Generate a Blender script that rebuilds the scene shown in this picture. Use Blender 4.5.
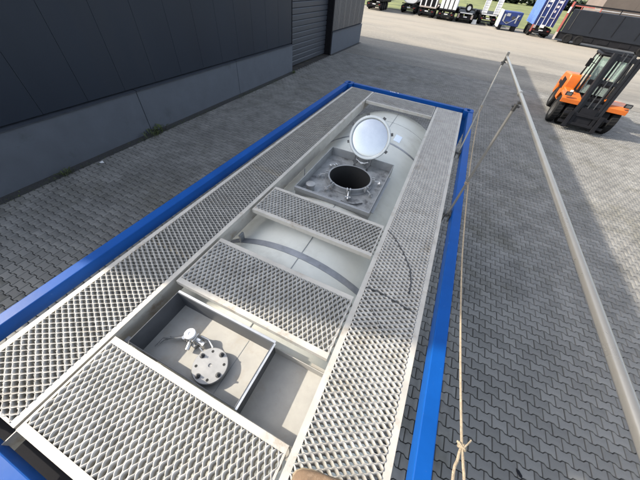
import bpy, math, random
import numpy as np
from mathutils import Vector, Matrix
R = math.radians
PI = math.pi
random.seed(7)
for o in list(bpy.data.objects):
    bpy.data.objects.remove(o)
scene = bpy.context.scene
col = scene.collection

# ------------------------------------------------------------------ camera, sky, sun, exposure
CAM_POS = (0.642, 0.488, 4.108)
CAM_ROT = (0.748, -0.084, 0.438)
F_PX = 254.44
cd = bpy.data.cameras.new('camera')
cam = bpy.data.objects.new('camera', cd)
col.objects.link(cam)
cam.location = CAM_POS
cam.rotation_euler = CAM_ROT
cd.sensor_width = 36.0
cd.lens = 36.0 * F_PX / 640.0
cd.clip_start = 0.05
cd.clip_end = 5000
scene.camera = cam

SUN_ELEV = math.atan(0.692)
LD = Vector((13.1, 3.0, 0)).normalized()                     # horizontal direction the light travels
sun_vec = Vector((-LD.x * math.cos(SUN_ELEV), -LD.y * math.cos(SUN_ELEV), math.sin(SUN_ELEV)))
world = bpy.data.worlds.new('World')
scene.world = world
world.use_nodes = True
wt = world.node_tree
bg = wt.nodes['Background']
sky = wt.nodes.new('ShaderNodeTexSky')
sky.sky_type = 'NISHITA'
sky.sun_disc = False
sky.sun_elevation = SUN_ELEV
sky.sun_rotation = math.atan2(sun_vec.x, sun_vec.y)
sky.air_density = 1.0
sky.dust_density = 2.5
sky.ozone_density = 1.0
hs = wt.nodes.new('ShaderNodeHueSaturation')
hs.inputs['Saturation'].default_value = 0.55
wt.links.new(sky.outputs[0], hs.inputs['Color'])
wt.links.new(hs.outputs[0], bg.inputs['Color'])
bg.inputs['Strength'].default_value = 0.15
sd = bpy.data.lights.new('sun', 'SUN')
sd.energy = 3.0
sd.angle = R(0.53)
sd.color = (1.0, 0.91, 0.77)
sun = bpy.data.objects.new('sun', sd)
col.objects.link(sun)
sun.rotation_euler = sun_vec.to_track_quat('Z', 'Y').to_euler()
scene.view_settings.view_transform = 'Standard'
scene.view_settings.look = 'None'
scene.view_settings.gamma = 1.0
scene.view_settings.exposure = 1.52


# ------------------------------------------------------------------ materials
def mat(name, c, rough=.6, metal=0.0, var=.12, scale=6.0, c2=None, bump=0.0, bscale=60.0, island=0.0,
        dirt=None, dscale=3.0, damt=.55, dsoft=.12, spec=.5, stretch=None):
    m = bpy.data.materials.new(name)
    m.use_nodes = True
    nt = m.node_tree
    L = nt.links.new
    b = nt.nodes['Principled BSDF']
    b.inputs['Roughness'].default_value = rough
    b.inputs['Metallic'].default_value = metal
    b.inputs['Specular IOR Level'].default_value = spec
    tc = nt.nodes.new('ShaderNodeTexCoord')
    src = tc.outputs['Object']
    if stretch:
        mp = nt.nodes.new('ShaderNodeMapping')
        mp.inputs['Scale'].default_value = stretch
        L(src, mp.inputs['Vector'])
        src = mp.outputs[0]
    n = nt.nodes.new('ShaderNodeTexNoise')
    n.inputs['Scale'].default_value = scale
    n.inputs['Detail'].default_value = 8
    n.inputs['Roughness'].default_value = .62
    L(src, n.inputs['Vector'])
    r = nt.nodes.new('ShaderNodeValToRGB')
    r.color_ramp.elements[0].position = .3
    r.color_ramp.elements[1].position = .7
    lo = tuple(max(0, x * (1 - var)) for x in c)
    hi = tuple(min(1, x * (1 + var)) for x in (c2 or c))
    r.color_ramp.elements[0].color = (*lo, 1)
    r.color_ramp.elements[1].color = (*hi, 1)
    L(n.outputs['Fac'], r.inputs[0])
    out = r.outputs[0]
    if dirt:
        n2 = nt.nodes.new('ShaderNodeTexNoise')
        n2.inputs['Scale'].default_value = dscale
        n2.inputs['Detail'].default_value = 10
        n2.inputs['Roughness'].default_value = .7
        L(src, n2.inputs['Vector'])
        r2 = nt.nodes.new('ShaderNodeValToRGB')
        r2.color_ramp.elements[0].position = damt
        r2.color_ramp.elements[1].position = min(1, damt + dsoft)
        L(n2.outputs['Fac'], r2.inputs[0])
        mx = nt.nodes.new('ShaderNodeMix')
        mx.data_type = 'RGBA'
        L(r2.outputs[0], mx.inputs[0])
        L(out, mx.inputs[6])
        mx.inputs[7].default_value = (*dirt, 1)
        out = mx.outputs[2]
    if island:
        g = nt.nodes.new('ShaderNodeNewGeometry')
        oi = nt.nodes.new('ShaderNodeObjectInfo')
        ad = nt.nodes.new('ShaderNodeMath')
        ad.operation = 'ADD'
        L(g.outputs['Random Per Island'], ad.inputs[0])
        L(oi.outputs['Random'], ad.inputs[1])
        fr = nt.nodes.new('ShaderNodeMath')
        fr.operation = 'FRACT'
        L(ad.outputs[0], fr.inputs[0])
        mr = nt.nodes.new('ShaderNodeMapRange')
        mr.inputs[3].default_value = 1 - island
        mr.inputs[4].default_value = 1 + island
        L(fr.outputs[0], mr.inputs[0])
        mm = nt.nodes.new('ShaderNodeMix')
        mm.data_type = 'RGBA'
        mm.blend_type = 'MULTIPLY'
        mm.inputs[0].default_value = 1
        L(out, mm.inputs[6])
        L(mr.outputs[0], mm.inputs[7])
        out = mm.outputs[2]
    L(out, b.inputs['Base Color'])
    if bump:
        n3 = nt.nodes.new('ShaderNodeTexNoise')
        n3.inputs['Scale'].default_value = bscale
        n3.inputs['Detail'].default_value = 4
        L(src, n3.inputs['Vector'])
        bp = nt.nodes.new('ShaderNodeBump')
        bp.inputs['Strength'].default_value = bump
        bp.inputs['Distance'].default_value = .01
        L(n3.outputs['Fac'], bp.inputs['Height'])
        L(bp.outputs[0], b.inputs['Normal'])
    # roughness wear
    rr = nt.nodes.new('ShaderNodeMapRange')
    rr.inputs[3].default_value = max(.05, rough - .1)
    rr.inputs[4].default_value = min(1, rough + .1)
    L(n.outputs['Fac'], rr.inputs[0])
    L(rr.outputs[0], b.inputs['Roughness'])
    return m


M = {}
M['paver'] = mat('paver_concrete', (.172, .168, .157), .9, var=.24, scale=1.3, bump=.35, bscale=260, island=.14,
                 dirt=(.115, .11, .09), dscale=.5, damt=.52, dsoft=.2, spec=.25)
M['joint'] = mat('paver_joint', (.022, .020, .017), .95, var=.4, scale=3, dirt=(.075, .06, .035), dscale=2.2, damt=.55)
M['gravel'] = mat('wall_gravel', (.03, .03, .03), .95, var=.5, scale=30, bump=1, bscale=90)
M['grass'] = mat('grass', (.06, .085, .02), .95, var=.4, scale=.2, c2=(.13, .14, .04), bump=.4, bscale=8)
M['field'] = mat('ploughed_field', (.12, .095, .085), .95, var=.2, scale=.15)
M['clad'] = mat('anthracite_cladding', (.012, .0175, .028), .5, var=.10, scale=.5, spec=.3, dirt=(.018, .022, .030), dscale=.6, damt=.55, dsoft=.3, stretch=(1, 1, .15))
M['clad_light'] = mat('grey_cladding', (.060, .060, .063), .5, var=.08, scale=.7)
M['plinth'] = mat('plinth_concrete', (.070, .080, .098), .75, var=.10, scale=2.5, bump=.15, bscale=150, dirt=(.052, .06, .07), dscale=1.2, damt=.6)
M['sill'] = mat('sill_metal', (.03, .035, .045), .45, var=.1)
M['door'] = mat('door_slat', (.035, .04, .05), .5, var=.08, scale=.8)
M['black'] = mat('black_trim', (.010, .010, .012), .85, var=.2, spec=.1)
M['blue'] = mat('blue_container_paint', (.0012, .054, .235), .5, var=.12, scale=3, dirt=(.06, .13, .30), dscale=26, damt=.66, dsoft=.05, bump=.04, bscale=30, spec=.15)
M['blue_lit'] = mat('sunlit_blue_paint', (.055, .12, .33), .5, var=.2, scale=2)  # container side, sunlight put into a paler copy of its blue
M['blue_dark'] = mat('navy_and_shaded_blue_paint', (.012, .03, .14), .5, var=.2, scale=2)  # navy unit; on the container's door end, shade put into the blue
M['galv'] = mat('galvanised_grating', (.31, .30, .278), .5, .1, var=.22, scale=9, dirt=(.19, .165, .13), dscale=3.5, damt=.56, dsoft=.2, bump=.08, bscale=200)
M['galv_edge'] = mat('galvanised_edge', (.40, .38, .34), .55, .15, var=.14, scale=7, dirt=(.25, .20, .14), dscale=6, damt=.56, dsoft=.16, bump=.1, bscale=160)
M['tank'] = mat('tank_cladding', (.53, .54, .495), .45, .0, var=.07, scale=4, bump=.05, bscale=5, dirt=(.41, .405, .36), dscale=3.2, damt=.53, dsoft=.25, spec=.3)
M['seam'] = mat('cladding_seam', (.20, .21, .21), .5, .2)
M['band'] = mat('strap_steel', (.24, .25, .265), .4, .35, var=.2, scale=10, dirt=(.11, .08, .06), dscale=6, damt=.6)
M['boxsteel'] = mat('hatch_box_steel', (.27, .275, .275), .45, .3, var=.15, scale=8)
M['boxfloor'] = mat('dusty_box_floor', (.335, .325, .298), .65, .0, var=.10, scale=9, dirt=(.30, .275, .23), dscale=7, damt=.52, dsoft=.2)
M['manfloor'] = mat('grimy_box_floor', (.25, .255, .25), .45, .2, var=.25, scale=9, dirt=(.08, .08, .08), dscale=6, damt=.52)
M['boxdark'] = mat('shaded_box_steel', (.075, .08, .088), .5, .2, var=.2, scale=8)  # valve box walls, their shadow put into a darker steel colour
M['steel'] = mat('bright_steel', (.60, .60, .585), .3, .85, var=.1, scale=12)
M['flange'] = mat('machined_flange', (.29, .29, .285), .42, .4, var=.10, scale=20)
M['lid'] = mat('polished_lid', (.47, .49, .515), .2, 1.0, var=.05, scale=8, bump=.02, bscale=5)
M['lidrim'] = mat('lid_gasket_rim', (.50, .52, .51), .4, .4, var=.08)
M['bolt'] = mat('dark_bolt', (.07, .07, .07), .4, .7)
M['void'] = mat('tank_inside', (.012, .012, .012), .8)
M['pole'] = mat('galvanised_pole', (.21, .205, .193), .30, .6, var=.08, scale=6, dirt=(.18, .16, .13), dscale=5, damt=.56, dsoft=.3)
M['rope'] = mat('rope_fibre', (.29, .235, .165), .9, var=.25, scale=90, bump=.6, bscale=300)
M['shoe'] = mat('tan_suede', (.13, .085, .052), .9, var=.2, scale=30, bump=.3, bscale=300, dirt=(.19, .135, .09), dscale=14, damt=.55)
M['sole'] = mat('shoe_sole', (.2, .155, .10), .8)
M['lace'] = mat('shoe_lace', (.30, .24, .2), .9, dirt=(.15, .05, .05), dscale=60, damt=.55)
M['jeans'] = mat('blue_denim', (.02, .05, .16), .9, var=.3, scale=60, bump=.3, bscale=400)
M['white'] = mat('white_paint', (.66, .66, .66), .5, var=.06)
M['sticker'] = mat('sticker_paper', (.66, .74, .84), .5, var=.08, scale=30)
M['orange'] = mat('orange_paint', (.46, .105, .010), .4, var=.08, scale=3, dirt=(.3, .09, .02), dscale=3, damt=.66)
M['tyre'] = mat('tyre_rubber', (.011, .011, .0115), .9, spec=.2, var=.3, scale=6, bump=.3, bscale=60)
M['rim'] = mat('wheel_rim', (.06, .058, .056), .5, .3)
M['mast'] = mat('mast_steel', (.009, .0095, .012), .5, .0, spec=.25, var=.25, scale=5)
M['dark'] = mat('chassis_black', (.007, .007, .009), .6, spec=.2, var=.3, scale=4)
M['tarp'] = mat('dark_tarpaulin', (.012, .0145, .020), .55, spec=.2, var=.12, scale=1.2, bump=.2, bscale=3)
M['red'] = mat('faded_red_paint', (.30, .075, .06), .5, var=.2, scale=2)
M['leaf'] = mat('leaves', (.05, .085, .02), .8, var=.4, scale=3)
M['weed'] = mat('weed_leaves', (.045, .06, .018), .8, var=.4, scale=30)
M['bark'] = mat('bark', (.09, .07, .05), .9, var=.3)
M['hedge'] = mat('hedge_leaves', (.025, .04, .02), .9, var=.4, scale=1)
M['lamp'] = mat('lamp_lens', (.10, .10, .10), .3)
M['redlamp'] = mat('red_lamp_lens', (.2, .015, .012), .3)
M['wood'] = mat('grey_wood', (.35, .30, .27), .85, var=.2, scale=8)

gl = bpy.data.materials.new('cab_glass')
gl.use_nodes = True
gb = gl.node_tree.nodes['Principled BSDF']
gb.inputs['Base Color'].default_value = (.75, .88, .82, 1)
gb.inputs['Roughness'].default_value = .04
gb.inputs['Transmission Weight'].default_value = .85
gb.inputs['IOR'].default_value = 1.05
gn = gl.node_tree.nodes.new('ShaderNodeTexNoise')
gn.inputs['Scale'].default_value = 3
gr = gl.node_tree.nodes.new('ShaderNodeMapRange')
gr.inputs[3].default_value = .0
gr.inputs[4].default_value = .02
gl.node_tree.links.new(gn.outputs['Fac'], gr.inputs[0])
gr.inputs[4].default_value = .004
gl.node_tree.links.new(gr.outputs[0], gb.inputs['Roughness'])
M['glass'] = gl


# far pavement: the same stones, told apart only by the material
def far_paving():
    m = bpy.data.materials.new('far_paving')
    m.use_nodes = True
    nt = m.node_tree
    L = nt.links.new
    b = nt.nodes['Principled BSDF']
    b.inputs['Roughness'].default_value = .92
    b.inputs['Specular IOR Level'].default_value = .25
    tc = nt.nodes.new('ShaderNodeTexCoord')
    br = nt.nodes.new('ShaderNodeTexBrick')
    br.inputs['Scale'].default_value = 1
    br.inputs['Brick Width'].default_value = .2
    br.inputs['Row Height'].default_value = .14
    br.inputs['Mortar Size'].default_value = .006
    br.inputs['Color1'].default_value = (.20, .192, .178, 1)
    br.inputs['Color2'].default_value = (.165, .16, .15, 1)
    br.inputs['Mortar'].default_value = (.03, .027, .023, 1)
    L(tc.outputs['Object'], br.inputs['Vector'])
    mp = nt.nodes.new('ShaderNodeMapping')
    mp.inputs['Rotation'].default_value = (0, 0, .5)
    mp.inputs['Scale'].default_value = (.05, .5, 1)
    L(tc.outputs['Object'], mp.inputs[0])
    n = nt.nodes.new('ShaderNodeTexNoise')
    n.inputs['Scale'].default_value = .8
    n.inputs['Detail'].default_value = 8
    n.inputs['Distortion'].default_value = 1.2
    L(mp.outputs[0], n.inputs['Vector'])
    r = nt.nodes.new('ShaderNodeValToRGB')
    r.color_ramp.elements[0].position = .3
    r.color_ramp.elements[1].position = .7
    r.color_ramp.elements[0].color = (.78, .76, .73, 1)
    r.color_ramp.elements[1].color = (1.3, 1.27, 1.2, 1)
    L(n.outputs['Fac'], r.inputs[0])
    mx = nt.nodes.new('ShaderNodeMix')
    mx.data_type = 'RGBA'
    mx.blend_type = 'MULTIPLY'
    mx.inputs[0].default_value = 1
    L(br.outputs['Color'], mx.inputs[6])
    L(r.outputs[0], mx.inputs[7])
    # lighter, warmer tone mixed in by noise, stronger with growing Y
    n2 = nt.nodes.new('ShaderNodeTexNoise')
    n2.inputs['Scale'].default_value = .22
    n2.inputs['Detail'].default_value = 9
    n2.inputs['Roughness'].default_value = .65
    L(tc.outputs['Object'], n2.inputs['Vector'])
    sx = nt.nodes.new('ShaderNodeSeparateXYZ')
    L(tc.outputs['Object'], sx.inputs[0])
    mr = nt.nodes.new('ShaderNodeMapRange')
    mr.inputs[1].default_value = 24
    mr.inputs[2].default_value = 40
    mr.inputs[3].default_value = -.55
    mr.inputs[4].default_value = .15
    L(sx.outputs['Y'], mr.inputs[0])
    ad = nt.nodes.new('ShaderNodeMath')
    ad.operation = 'ADD'
    ad.use_clamp = True
    L(n2.outputs['Fac'], ad.inputs[0])
    L(mr.outputs[0], ad.inputs[1])
    wv = nt.nodes.new('ShaderNodeTexWave')
    wv.wave_type = 'RINGS'
    wv.rings_direction = 'Z'
    wv.inputs['Scale'].default_value = .045
    wv.inputs['Distortion'].default_value = 22
    wv.inputs['Detail'].default_value = 5
    wv.inputs['Detail Scale'].default_value = .6
    L(tc.outputs['Object'], wv.inputs['Vector'])
    wr = nt.nodes.new('ShaderNodeMapRange')
    wr.inputs[3].default_value = -.13
    wr.inputs[4].default_value = .13
    L(wv.outputs['Fac'], wr.inputs[0])
    a2 = nt.nodes.new('ShaderNodeMath')
    a2.operation = 'ADD'
    a2.use_clamp = True
    L(ad.outputs[0], a2.inputs[0])
    L(wr.outputs[0], a2.inputs[1])
    ad = a2
    m2 = nt.nodes.new('ShaderNodeMix')
    m2.data_type = 'RGBA'
    L(ad.outputs[0], m2.inputs[0])
    L(mx.outputs[2], m2.inputs[6])
    m2.inputs[7].default_value = (.255, .23, .19, 1)
    L(m2.outputs[2], b.inputs['Base Color'])
    return m


M['farpave'] = far_paving()


# ------------------------------------------------------------------ mesh helpers
class MB:
    def __init__(s):
        s.v = []
        s.f = []

    def add(s, vs, fs, mx=None):
        n = len(s.v)
        if mx is not None:
            vs = [mx @ Vector(q) for q in vs]
        s.v += [tuple(q) for q in vs]
        s.f += [tuple(i + n for i in f) for f in fs]
        return s

    def box(s, x0, x1, y0, y1, z0, z1, mx=None):
        vs = [(x, y, z) for z in (z0, z1) for y in (y0, y1) for x in (x0, x1)]
        return s.add(vs, [(0, 2, 3, 1), (4, 5, 7, 6), (0, 1, 5, 4), (2, 6, 7, 3), (0, 4, 6, 2), (1, 3, 7, 5)], mx)

    def prism(s, pts, axis, a0, a1, mx=None):          # pts 2d outline, extruded along axis
        n = len(pts)
        def P(p, a):
            return {'x': (a, p[0], p[1]), 'y': (p[0], a, p[1]), 'z': (p[0], p[1], a)}[axis]
        vs = [P(p, a0) for p in pts] + [P(p, a1) for p in pts]
        fs = [tuple(range(n))[::-1], tuple(range(n, 2 * n))] + [(i, (i + 1) % n, n + (i + 1) % n, n + i) for i in range(n)]
        return s.add(vs, fs, mx)

    def tube(s, pts, r, n=8, cap=True, mx=None):
        pts = [Vector(p) for p in pts]
        rs = r if isinstance(r, (list, tuple)) else [r] * len(pts)
        vs, fs = [], []
        prev = None
        for i, p in enumerate(pts):
            t = (pts[min(i + 1, len(pts) - 1)] - pts[max(i - 1, 0)]).normalized()
            if prev is None:
                u = t.orthogonal().normalized()
            else:
                u = (prev - t * prev.dot(t)).normalized()
            prev = u
            w = t.cross(u)
            for k in range(n):
                a = 2 * PI * k / n
                vs.append(p + (u * math.cos(a) + w * math.sin(a)) * rs[i])
        for i in range(len(pts) - 1):
            for k in range(n):
                fs.append((i * n + k, i * n + (k + 1) % n, (i + 1) * n + (k + 1) % n, (i + 1) * n + k))
        if cap:
            fs.append(tuple(range(n))[::-1])
            fs.append(tuple(range((len(pts) - 1) * n, len(pts) * n)))
        return s.add(vs, fs, mx)

    def lathe(s, prof, n=24, mx=None, cap=True):                 # prof [(r, z)] turned about z
        vs, fs = [], []
        for r, z in prof:
            for k in range(n):
                a = 2 * PI * k / n
                vs.append((r * math.cos(a), r * math.sin(a), z))
        for i in range(len(prof) - 1):
            for k in range(n):
                fs.append((i * n + k, i * n + (k + 1) % n, (i + 1) * n + (k + 1) % n, (i + 1) * n + k))
        cap = cap and prof[0] != prof[-1]
        if cap and prof[0][0] > 1e-6:
            fs.append(tuple(range(n))[::-1])
        if cap and prof[-1][0] > 1e-6 and prof[0] != prof[-1]:
            fs.append(tuple(range((len(prof) - 1) * n, len(prof) * n)))
        return s.add(vs, fs, mx)

    def mesh(s, name, m, smooth=35):
        me = bpy.data.meshes.new(name)
        me.from_pydata(s.v, [], s.f)
        me.materials.append(m)
        if smooth:
            me.polygons.foreach_set('use_smooth', [True] * len(me.polygons))
            me.update()
            me.set_sharp_from_angle(angle=R(smooth))
        me.update()
        return me

    def build(s, name, m, parent=None, bevel=0.0, smooth=35, kind=None, segs=2):
        o = bpy.data.objects.new(name, s.mesh(name, m, smooth))
        col.objects.link(o)
        if parent is not None:
            put(o, parent)
        if bevel:
            b = o.modifiers.new('bevel', 'BEVEL')
            b.width = bevel
            b.segments = segs
            b.limit_method = 'ANGLE'
            b.angle_limit = R(40)
        if kind:
            o['kind'] = kind
        return o


def put(o, parent):
    o.parent = parent
    base = Vector((0, 0, 0))
    q = parent
    while q is not None:
        if not q.get('local'):
            base += q.location
        q = q.parent
    # parts are written in world coordinates unless the thing is marked local
    root = parent
    while root.parent is not None:
        root = root.parent
    if root.get('loc_parts'):
        return
    if parent.parent is None:
        o.location = -Vector(parent.location)


def tag(o, label, cat, group=None):
    o['label'] = label
    o['category'] = cat
    if group:
        o['group'] = group
    return o


def thing(name, label, cat, loc=(0, 0, 0), group=None, local=False, rz=0.0):
    o = bpy.data.objects.new(name, None)
    o.empty_display_size = .2
    col.objects.link(o)
    o.location = loc
    o.rotation_euler = (0, 0, rz)
    if local:
        o['loc_parts'] = 1
    return tag(o, label, cat, group)


def copy_tree(o, parent=None):
    c = o.copy()
    col.objects.link(c)
    if parent is not None:
        c.parent = parent
    for ch in list(o.children):
        copy_tree(ch, c)
    return c


def struct(name, mb, m, smooth=0, **k):
    o = mb.build(name, m, smooth=smooth, **k)
    o['kind'] = 'structure'
    return o


def T(x, y, z):
    return Matrix.Translation((x, y, z))


def RX(a): return Matrix.Rotation(a, 4, 'X')
def RY(a): return Matrix.Rotation(a, 4, 'Y')
def RZ(a): return Matrix.Rotation(a, 4, 'Z')


# ------------------------------------------------------------------ ground
PX0, PX1, PY0, PY1 = -7.5, 15.0, -2.0, 22.0                   # where every paving stone is built
ground = struct('ground', MB().box(-60, 60, -40, 62, -.5, -.024), M['joint'])
# sheet beyond the built stones, level with their tops
s = MB()
for x0, x1, y0, y1 in ((-60, 60, PY1, 60), (PX1, 60, -40, PY1), (-60, PX1, -40, PY0)):
    s.add([(x0, y0, 0), (x1, y0, 0), (x1, y1, 0), (x0, y1, 0)], [(0, 1, 2, 3)])
struct('yard', s, M['farpave'])
struct('gravel_strip', MB().box(-7.6, -7.19, -.62, 14.9, -.3, .007).box(-7.6, -7.25, 20.3, 26.4, -.3, .007), M['gravel'])
mo = MB()
for i in range(2600):
    y = random.uniform(-.6, 14.9)
    dens = .5 + .5 * math.sin(y * 1.9) * math.sin(y * .73 + 1)
    if random.random() > dens:
        continue
    x = -7.19 + abs(random.gauss(0, .07)) * random.choice((-1, -1, 1))
    a, l = random.uniform(0, 6.28), random.uniform(.012, .05)
    d = Vector((math.cos(a), math.sin(a), random.uniform(.1, .9))) * l
    w = Vector((-d.y, d.x, 0)) * .25
    p = Vector((x, y, .004))
    mo.add([p, p + d * .5 + w, p + d, p + d * .5 - w], [(0, 1, 2, 3)])
mo = mo.build('moss', M['weed'], smooth=0, kind='stuff')
mo['label'] = 'low moss and grass blades along the foot of the warehouse wall'
struct('grass_field', MB().add([(-2500, 60, -.05), (2500, 60, -.05), (2500, 4000, -.05), (-2500, 4000, -.05)], [(0, 1, 2, 3)]), M['grass'])

cam_m = np.array(cam.rotation_euler.to_matrix())
cam_p = np.array(CAM_POS)


def project(P):
    q = (np.atleast_2d(np.array(P, float)) - cam_p) @ cam_m
    d = -q[:, 2]
    return np.stack([320 + F_PX * q[:, 0] / d, 240 - F_PX * q[:, 1] / d, d], 1)


HX = [-.1, -.066, -.036, .036, .066, .1]
HW = [.0825, .0825, .0575, .0575, .0825, .0825]
outline = [(x, -w) for x, w in zip(HX, HW)] + [(x, w) for x, w in zip(HX[::-1], HW[::-1])]


def paver_geo():
    g, ch = .0042, .0064
    vs, n = [], 12
    for inset, z in ((g + ch, 0.0), (g + .001, -.006), (g, -.03)):
        for x, y in outline:
            sx = 1 if x > 0 else -1
            sy = 1 if y > 0 else -1
            xx = x - sx * inset if abs(abs(x) - .1) < 1e-6 else x
            vs.append((xx, y - sy * inset, z))
    fs = [tuple(range(12))]
    for k in (0, 12):
        fs += [(k + (i + 1) % n, k + i, k + 12 + i, k + 12 + (i + 1) % n) for i in range(n)]
    return np.array(vs), fs


PV, PF = paver_geo()
pave_me = bpy.data.meshes.new('paver')
pave_me.from_pydata(PV.tolist(), [], PF)
pave_me.materials.append(M['paver'])
rng = np.random.default_rng(3)
centers = []
r0, r1 = int(PY0 / .14), int(PY1 / .14)
for r in range(r0, r1):
    off = .1 * (r % 2)
    y = r * .14 + .07
    k = np.arange(int(PX0 / .2), int(PX1 / .2))
    centers.append(np.stack([k * .2 + off + .1, np.full(len(k), y)], 1))
centers = np.concatenate(centers)
centers = centers[(centers[:, 0] > PX0 + .1) & (centers[:, 0] < PX1 - .1) & (centers[:, 1] > PY0 + .07) & (centers[:, 1] < PY1 - .08)]
pr = project(np.column_stack([centers, np.zeros(len(centers))]))
inframe = (pr[:, 2] > 0) & (pr[:, 0] > 2) & (pr[:, 0] < 638) & (pr[:, 1] > 2) & (pr[:, 1] < 478)
t = (2.55 - cam_p[2]) / (0 - cam_p[2])
hx = cam_p[0] + (centers[:, 0] - cam_p[0]) * t
hy = cam_p[1] + (centers[:, 1] - cam_p[1]) * t
hidden = (hx > -1.3) & (hx < 1.3) & (hy > -.1) & (hy < 6.15)
e1 = project(np.column_stack([centers + [.1, 0], np.zeros(len(centers))]))[:, :2] - pr[:, :2]
e2 = project(np.column_stack([centers + [0, .07], np.zeros(len(centers))]))[:, :2] - pr[:, :2]
area = np.abs(e1[:, 0] * e2[:, 1] - e1[:, 1] * e2[:, 0]) * 4
area[~inframe | hidden] = 0
big = np.argsort(-area)[:298]
sel = np.zeros(len(centers), bool)
sel[big] = True
for x, y in centers[sel]:
    o = bpy.data.objects.new('paver', pave_me)
    o.location = (x, y, float(rng.normal(0, .0012)))
    o.rotation_euler = (float(rng.normal(0, .006)), float(rng.normal(0, .006)), float(rng.normal(0, .006)))
    col.objects.link(o)
    o.parent = ground
rest = centers[~sel]
prr = pr[~sel]
rest = rest[(prr[:, 2] > 0) | True]
N = len(rest)
zz = rng.normal(0, .0012, N)
a = rng.normal(0, .006, (N, 3))
V = PV[None] + np.zeros((N, 1, 1))
X, Y, Z = V[..., 0], V[..., 1], V[..., 2]
V = np.stack([X - a[:, 2:3] * Y + rest[:, :1], Y + a[:, 2:3] * X + rest[:, 1:2], Z + a[:, :1] * X + a[:, 1:2] * Y + zz[:, None]], -1).reshape(-1, 3)
me = bpy.data.meshes.new('pavers')
nl = sum(len(f) for f in PF)
me.vertices.add(len(V))
me.vertices.foreach_set('co', V.ravel())
li = np.concatenate([np.array(f) for f in PF])
me.loops.add(nl * N)
me.loops.foreach_set('vertex_index', (li[None] + (np.arange(N) * len(PV))[:, None]).ravel().astype(np.int32))
me.polygons.add(len(PF) * N)
cnt = np.array([len(f) for f in PF])
st = np.concatenate([[0], np.cumsum(cnt)[:-1]])
me.polygons.foreach_set('loop_start', (st[None] + (np.arange(N) * nl)[:, None]).ravel().astype(np.int32))
me.materials.append(M['paver'])
me.update(calc_edges=True)
me.validate()
o = bpy.data.objects.new('pavers', me)
col.objects.link(o)
o.parent = ground
o['kind'] = 'stuff'

# ------------------------------------------------------------------ the hall on the left
WX, H = -7.5, 9.3
B0, B1 = -.62, 26.45
hall = thing('warehouse', 'long anthracite warehouse with grey concrete plinth beside the paved yard', 'building', (-20, 13, 0))
MB().box(-38, WX - .16, B0 + .02, 15.0, 0, H - .05).box(-38, WX - .55, 15.0, 20.25, 0, H - .05).box(-38, WX - .16, 20.25, B1 - .02, 0, H - .05).build('inner_wall', M['clad'], hall, smooth=0)
joints = [B0, .30, 1.33, 2.37, 3.40, 4.43, 5.46, 6.49, 7.52, 8.55, 9.58, 10.61, 11.64, 12.67, 13.7, 14.93]
for y0, y1 in zip(joints, joints[1:]):
    MB().box(WX - .155, WX, y0 + .003, y1 - .003, 1.26, H).build('wall_panel', M['clad'], hall, bevel=.004, smooth=0)
j2 = [20.35 + i * 1.017 for i in range(7)]
for y0, y1 in zip(j2, j2[1:]):
    m = MB().box(WX - .155, WX, y0 + .003, y1 - .003, 1.26, H)
    for q in (.25, .5, .75):
        m.box(WX - .05, WX + .012, y0 + q - .02, y0 + q + .02, 1.27, H - .01)
    m.build('wall_panel', M['clad_light'], hall, bevel=.005, smooth=0)
MB().box(WX - .155, WX, 14.95, 20.33, 5.3, H).build('wall_panel', M['clad'], hall, bevel=.006, smooth=0)
for y0, y1 in ((B0, 1.1), (1.1, 5.72), (5.72, 10.3), (10.3, 14.95), (20.35, B1)):
    MB().box(WX - .15, WX + .05, y0 + .008, y1 - .008, -.2, 1.17).build('plinth_panel', M['plinth'], hall, bevel=.01, smooth=0)
    MB().prism([(WX - .14, 1.172), (WX + .075, 1.172), (WX + .075, 1.195), (WX - .14, 1.257)], 'y', y0 + .01, y1 - .01).build('sill', M['sill'], hall, smooth=0)
for i in range(21):
    z = .02 + i * .25
    MB().prism([(WX - .45, z), (WX - .40, z + .02), (WX - .395, z + .2), (WX - .43, z + .243), (WX - .5, z + .243), (WX - .5, z)], 'y', 15.0, 20.2).build('door_slat', M['door'], hall, smooth=0)
MB().box(WX - .45, WX + .02, 20.2, 20.345, 0, 5.3).build('door_jamb', M['black'], hall, bevel=.005, smooth=0)
MB().box(WX - .45, WX + .01, 14.955, 15.0, 0, 5.3).build('door_jamb', M['black'], hall, bevel=.005, smooth=0)
MB().box(-38, WX + .03, B0 - .02, B1 + .02, H + .003, H + .06).build('roof', M['sill'], hall, smooth=0)
MB().box(-38, WX - .157, B1 - .015, B1 + .03, 0, H).build('end_wall', M['clad'], hall, smooth=0)


def weed(x, y, z, h, n, label, grp):
    m = MB()
    for i in range(n):
        a = random.uniform(0, 2 * PI)
        l = h * random.uniform(.5, 1)
        d = Vector((math.cos(a), math.sin(a), 0))
        w = Vector((-d.y, d.x, 0)) * l * .12
        p0 = Vector((random.gauss(0, h * .3), random.gauss(0, h * .6), 0))
        p1 = p0 + d * l * .35 + Vector((0, 0, l * .7))
        p2 = p0 + d * l * .8 + Vector((0, 0, l * .8))
        m.add([p0, p1 + w, p2, p1 - w], [(0, 1, 2, 3)])
    r = thing('weed', label, 'weed', (x, y, z), grp, local=True)
    m.build('leaves', M['weed'], r, smooth=0, kind='stuff')
    MB().tube([(0, 0, 0), (0.01, 0.02, h * .5)], .004, 5).build('stem', M['weed'], r)


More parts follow.
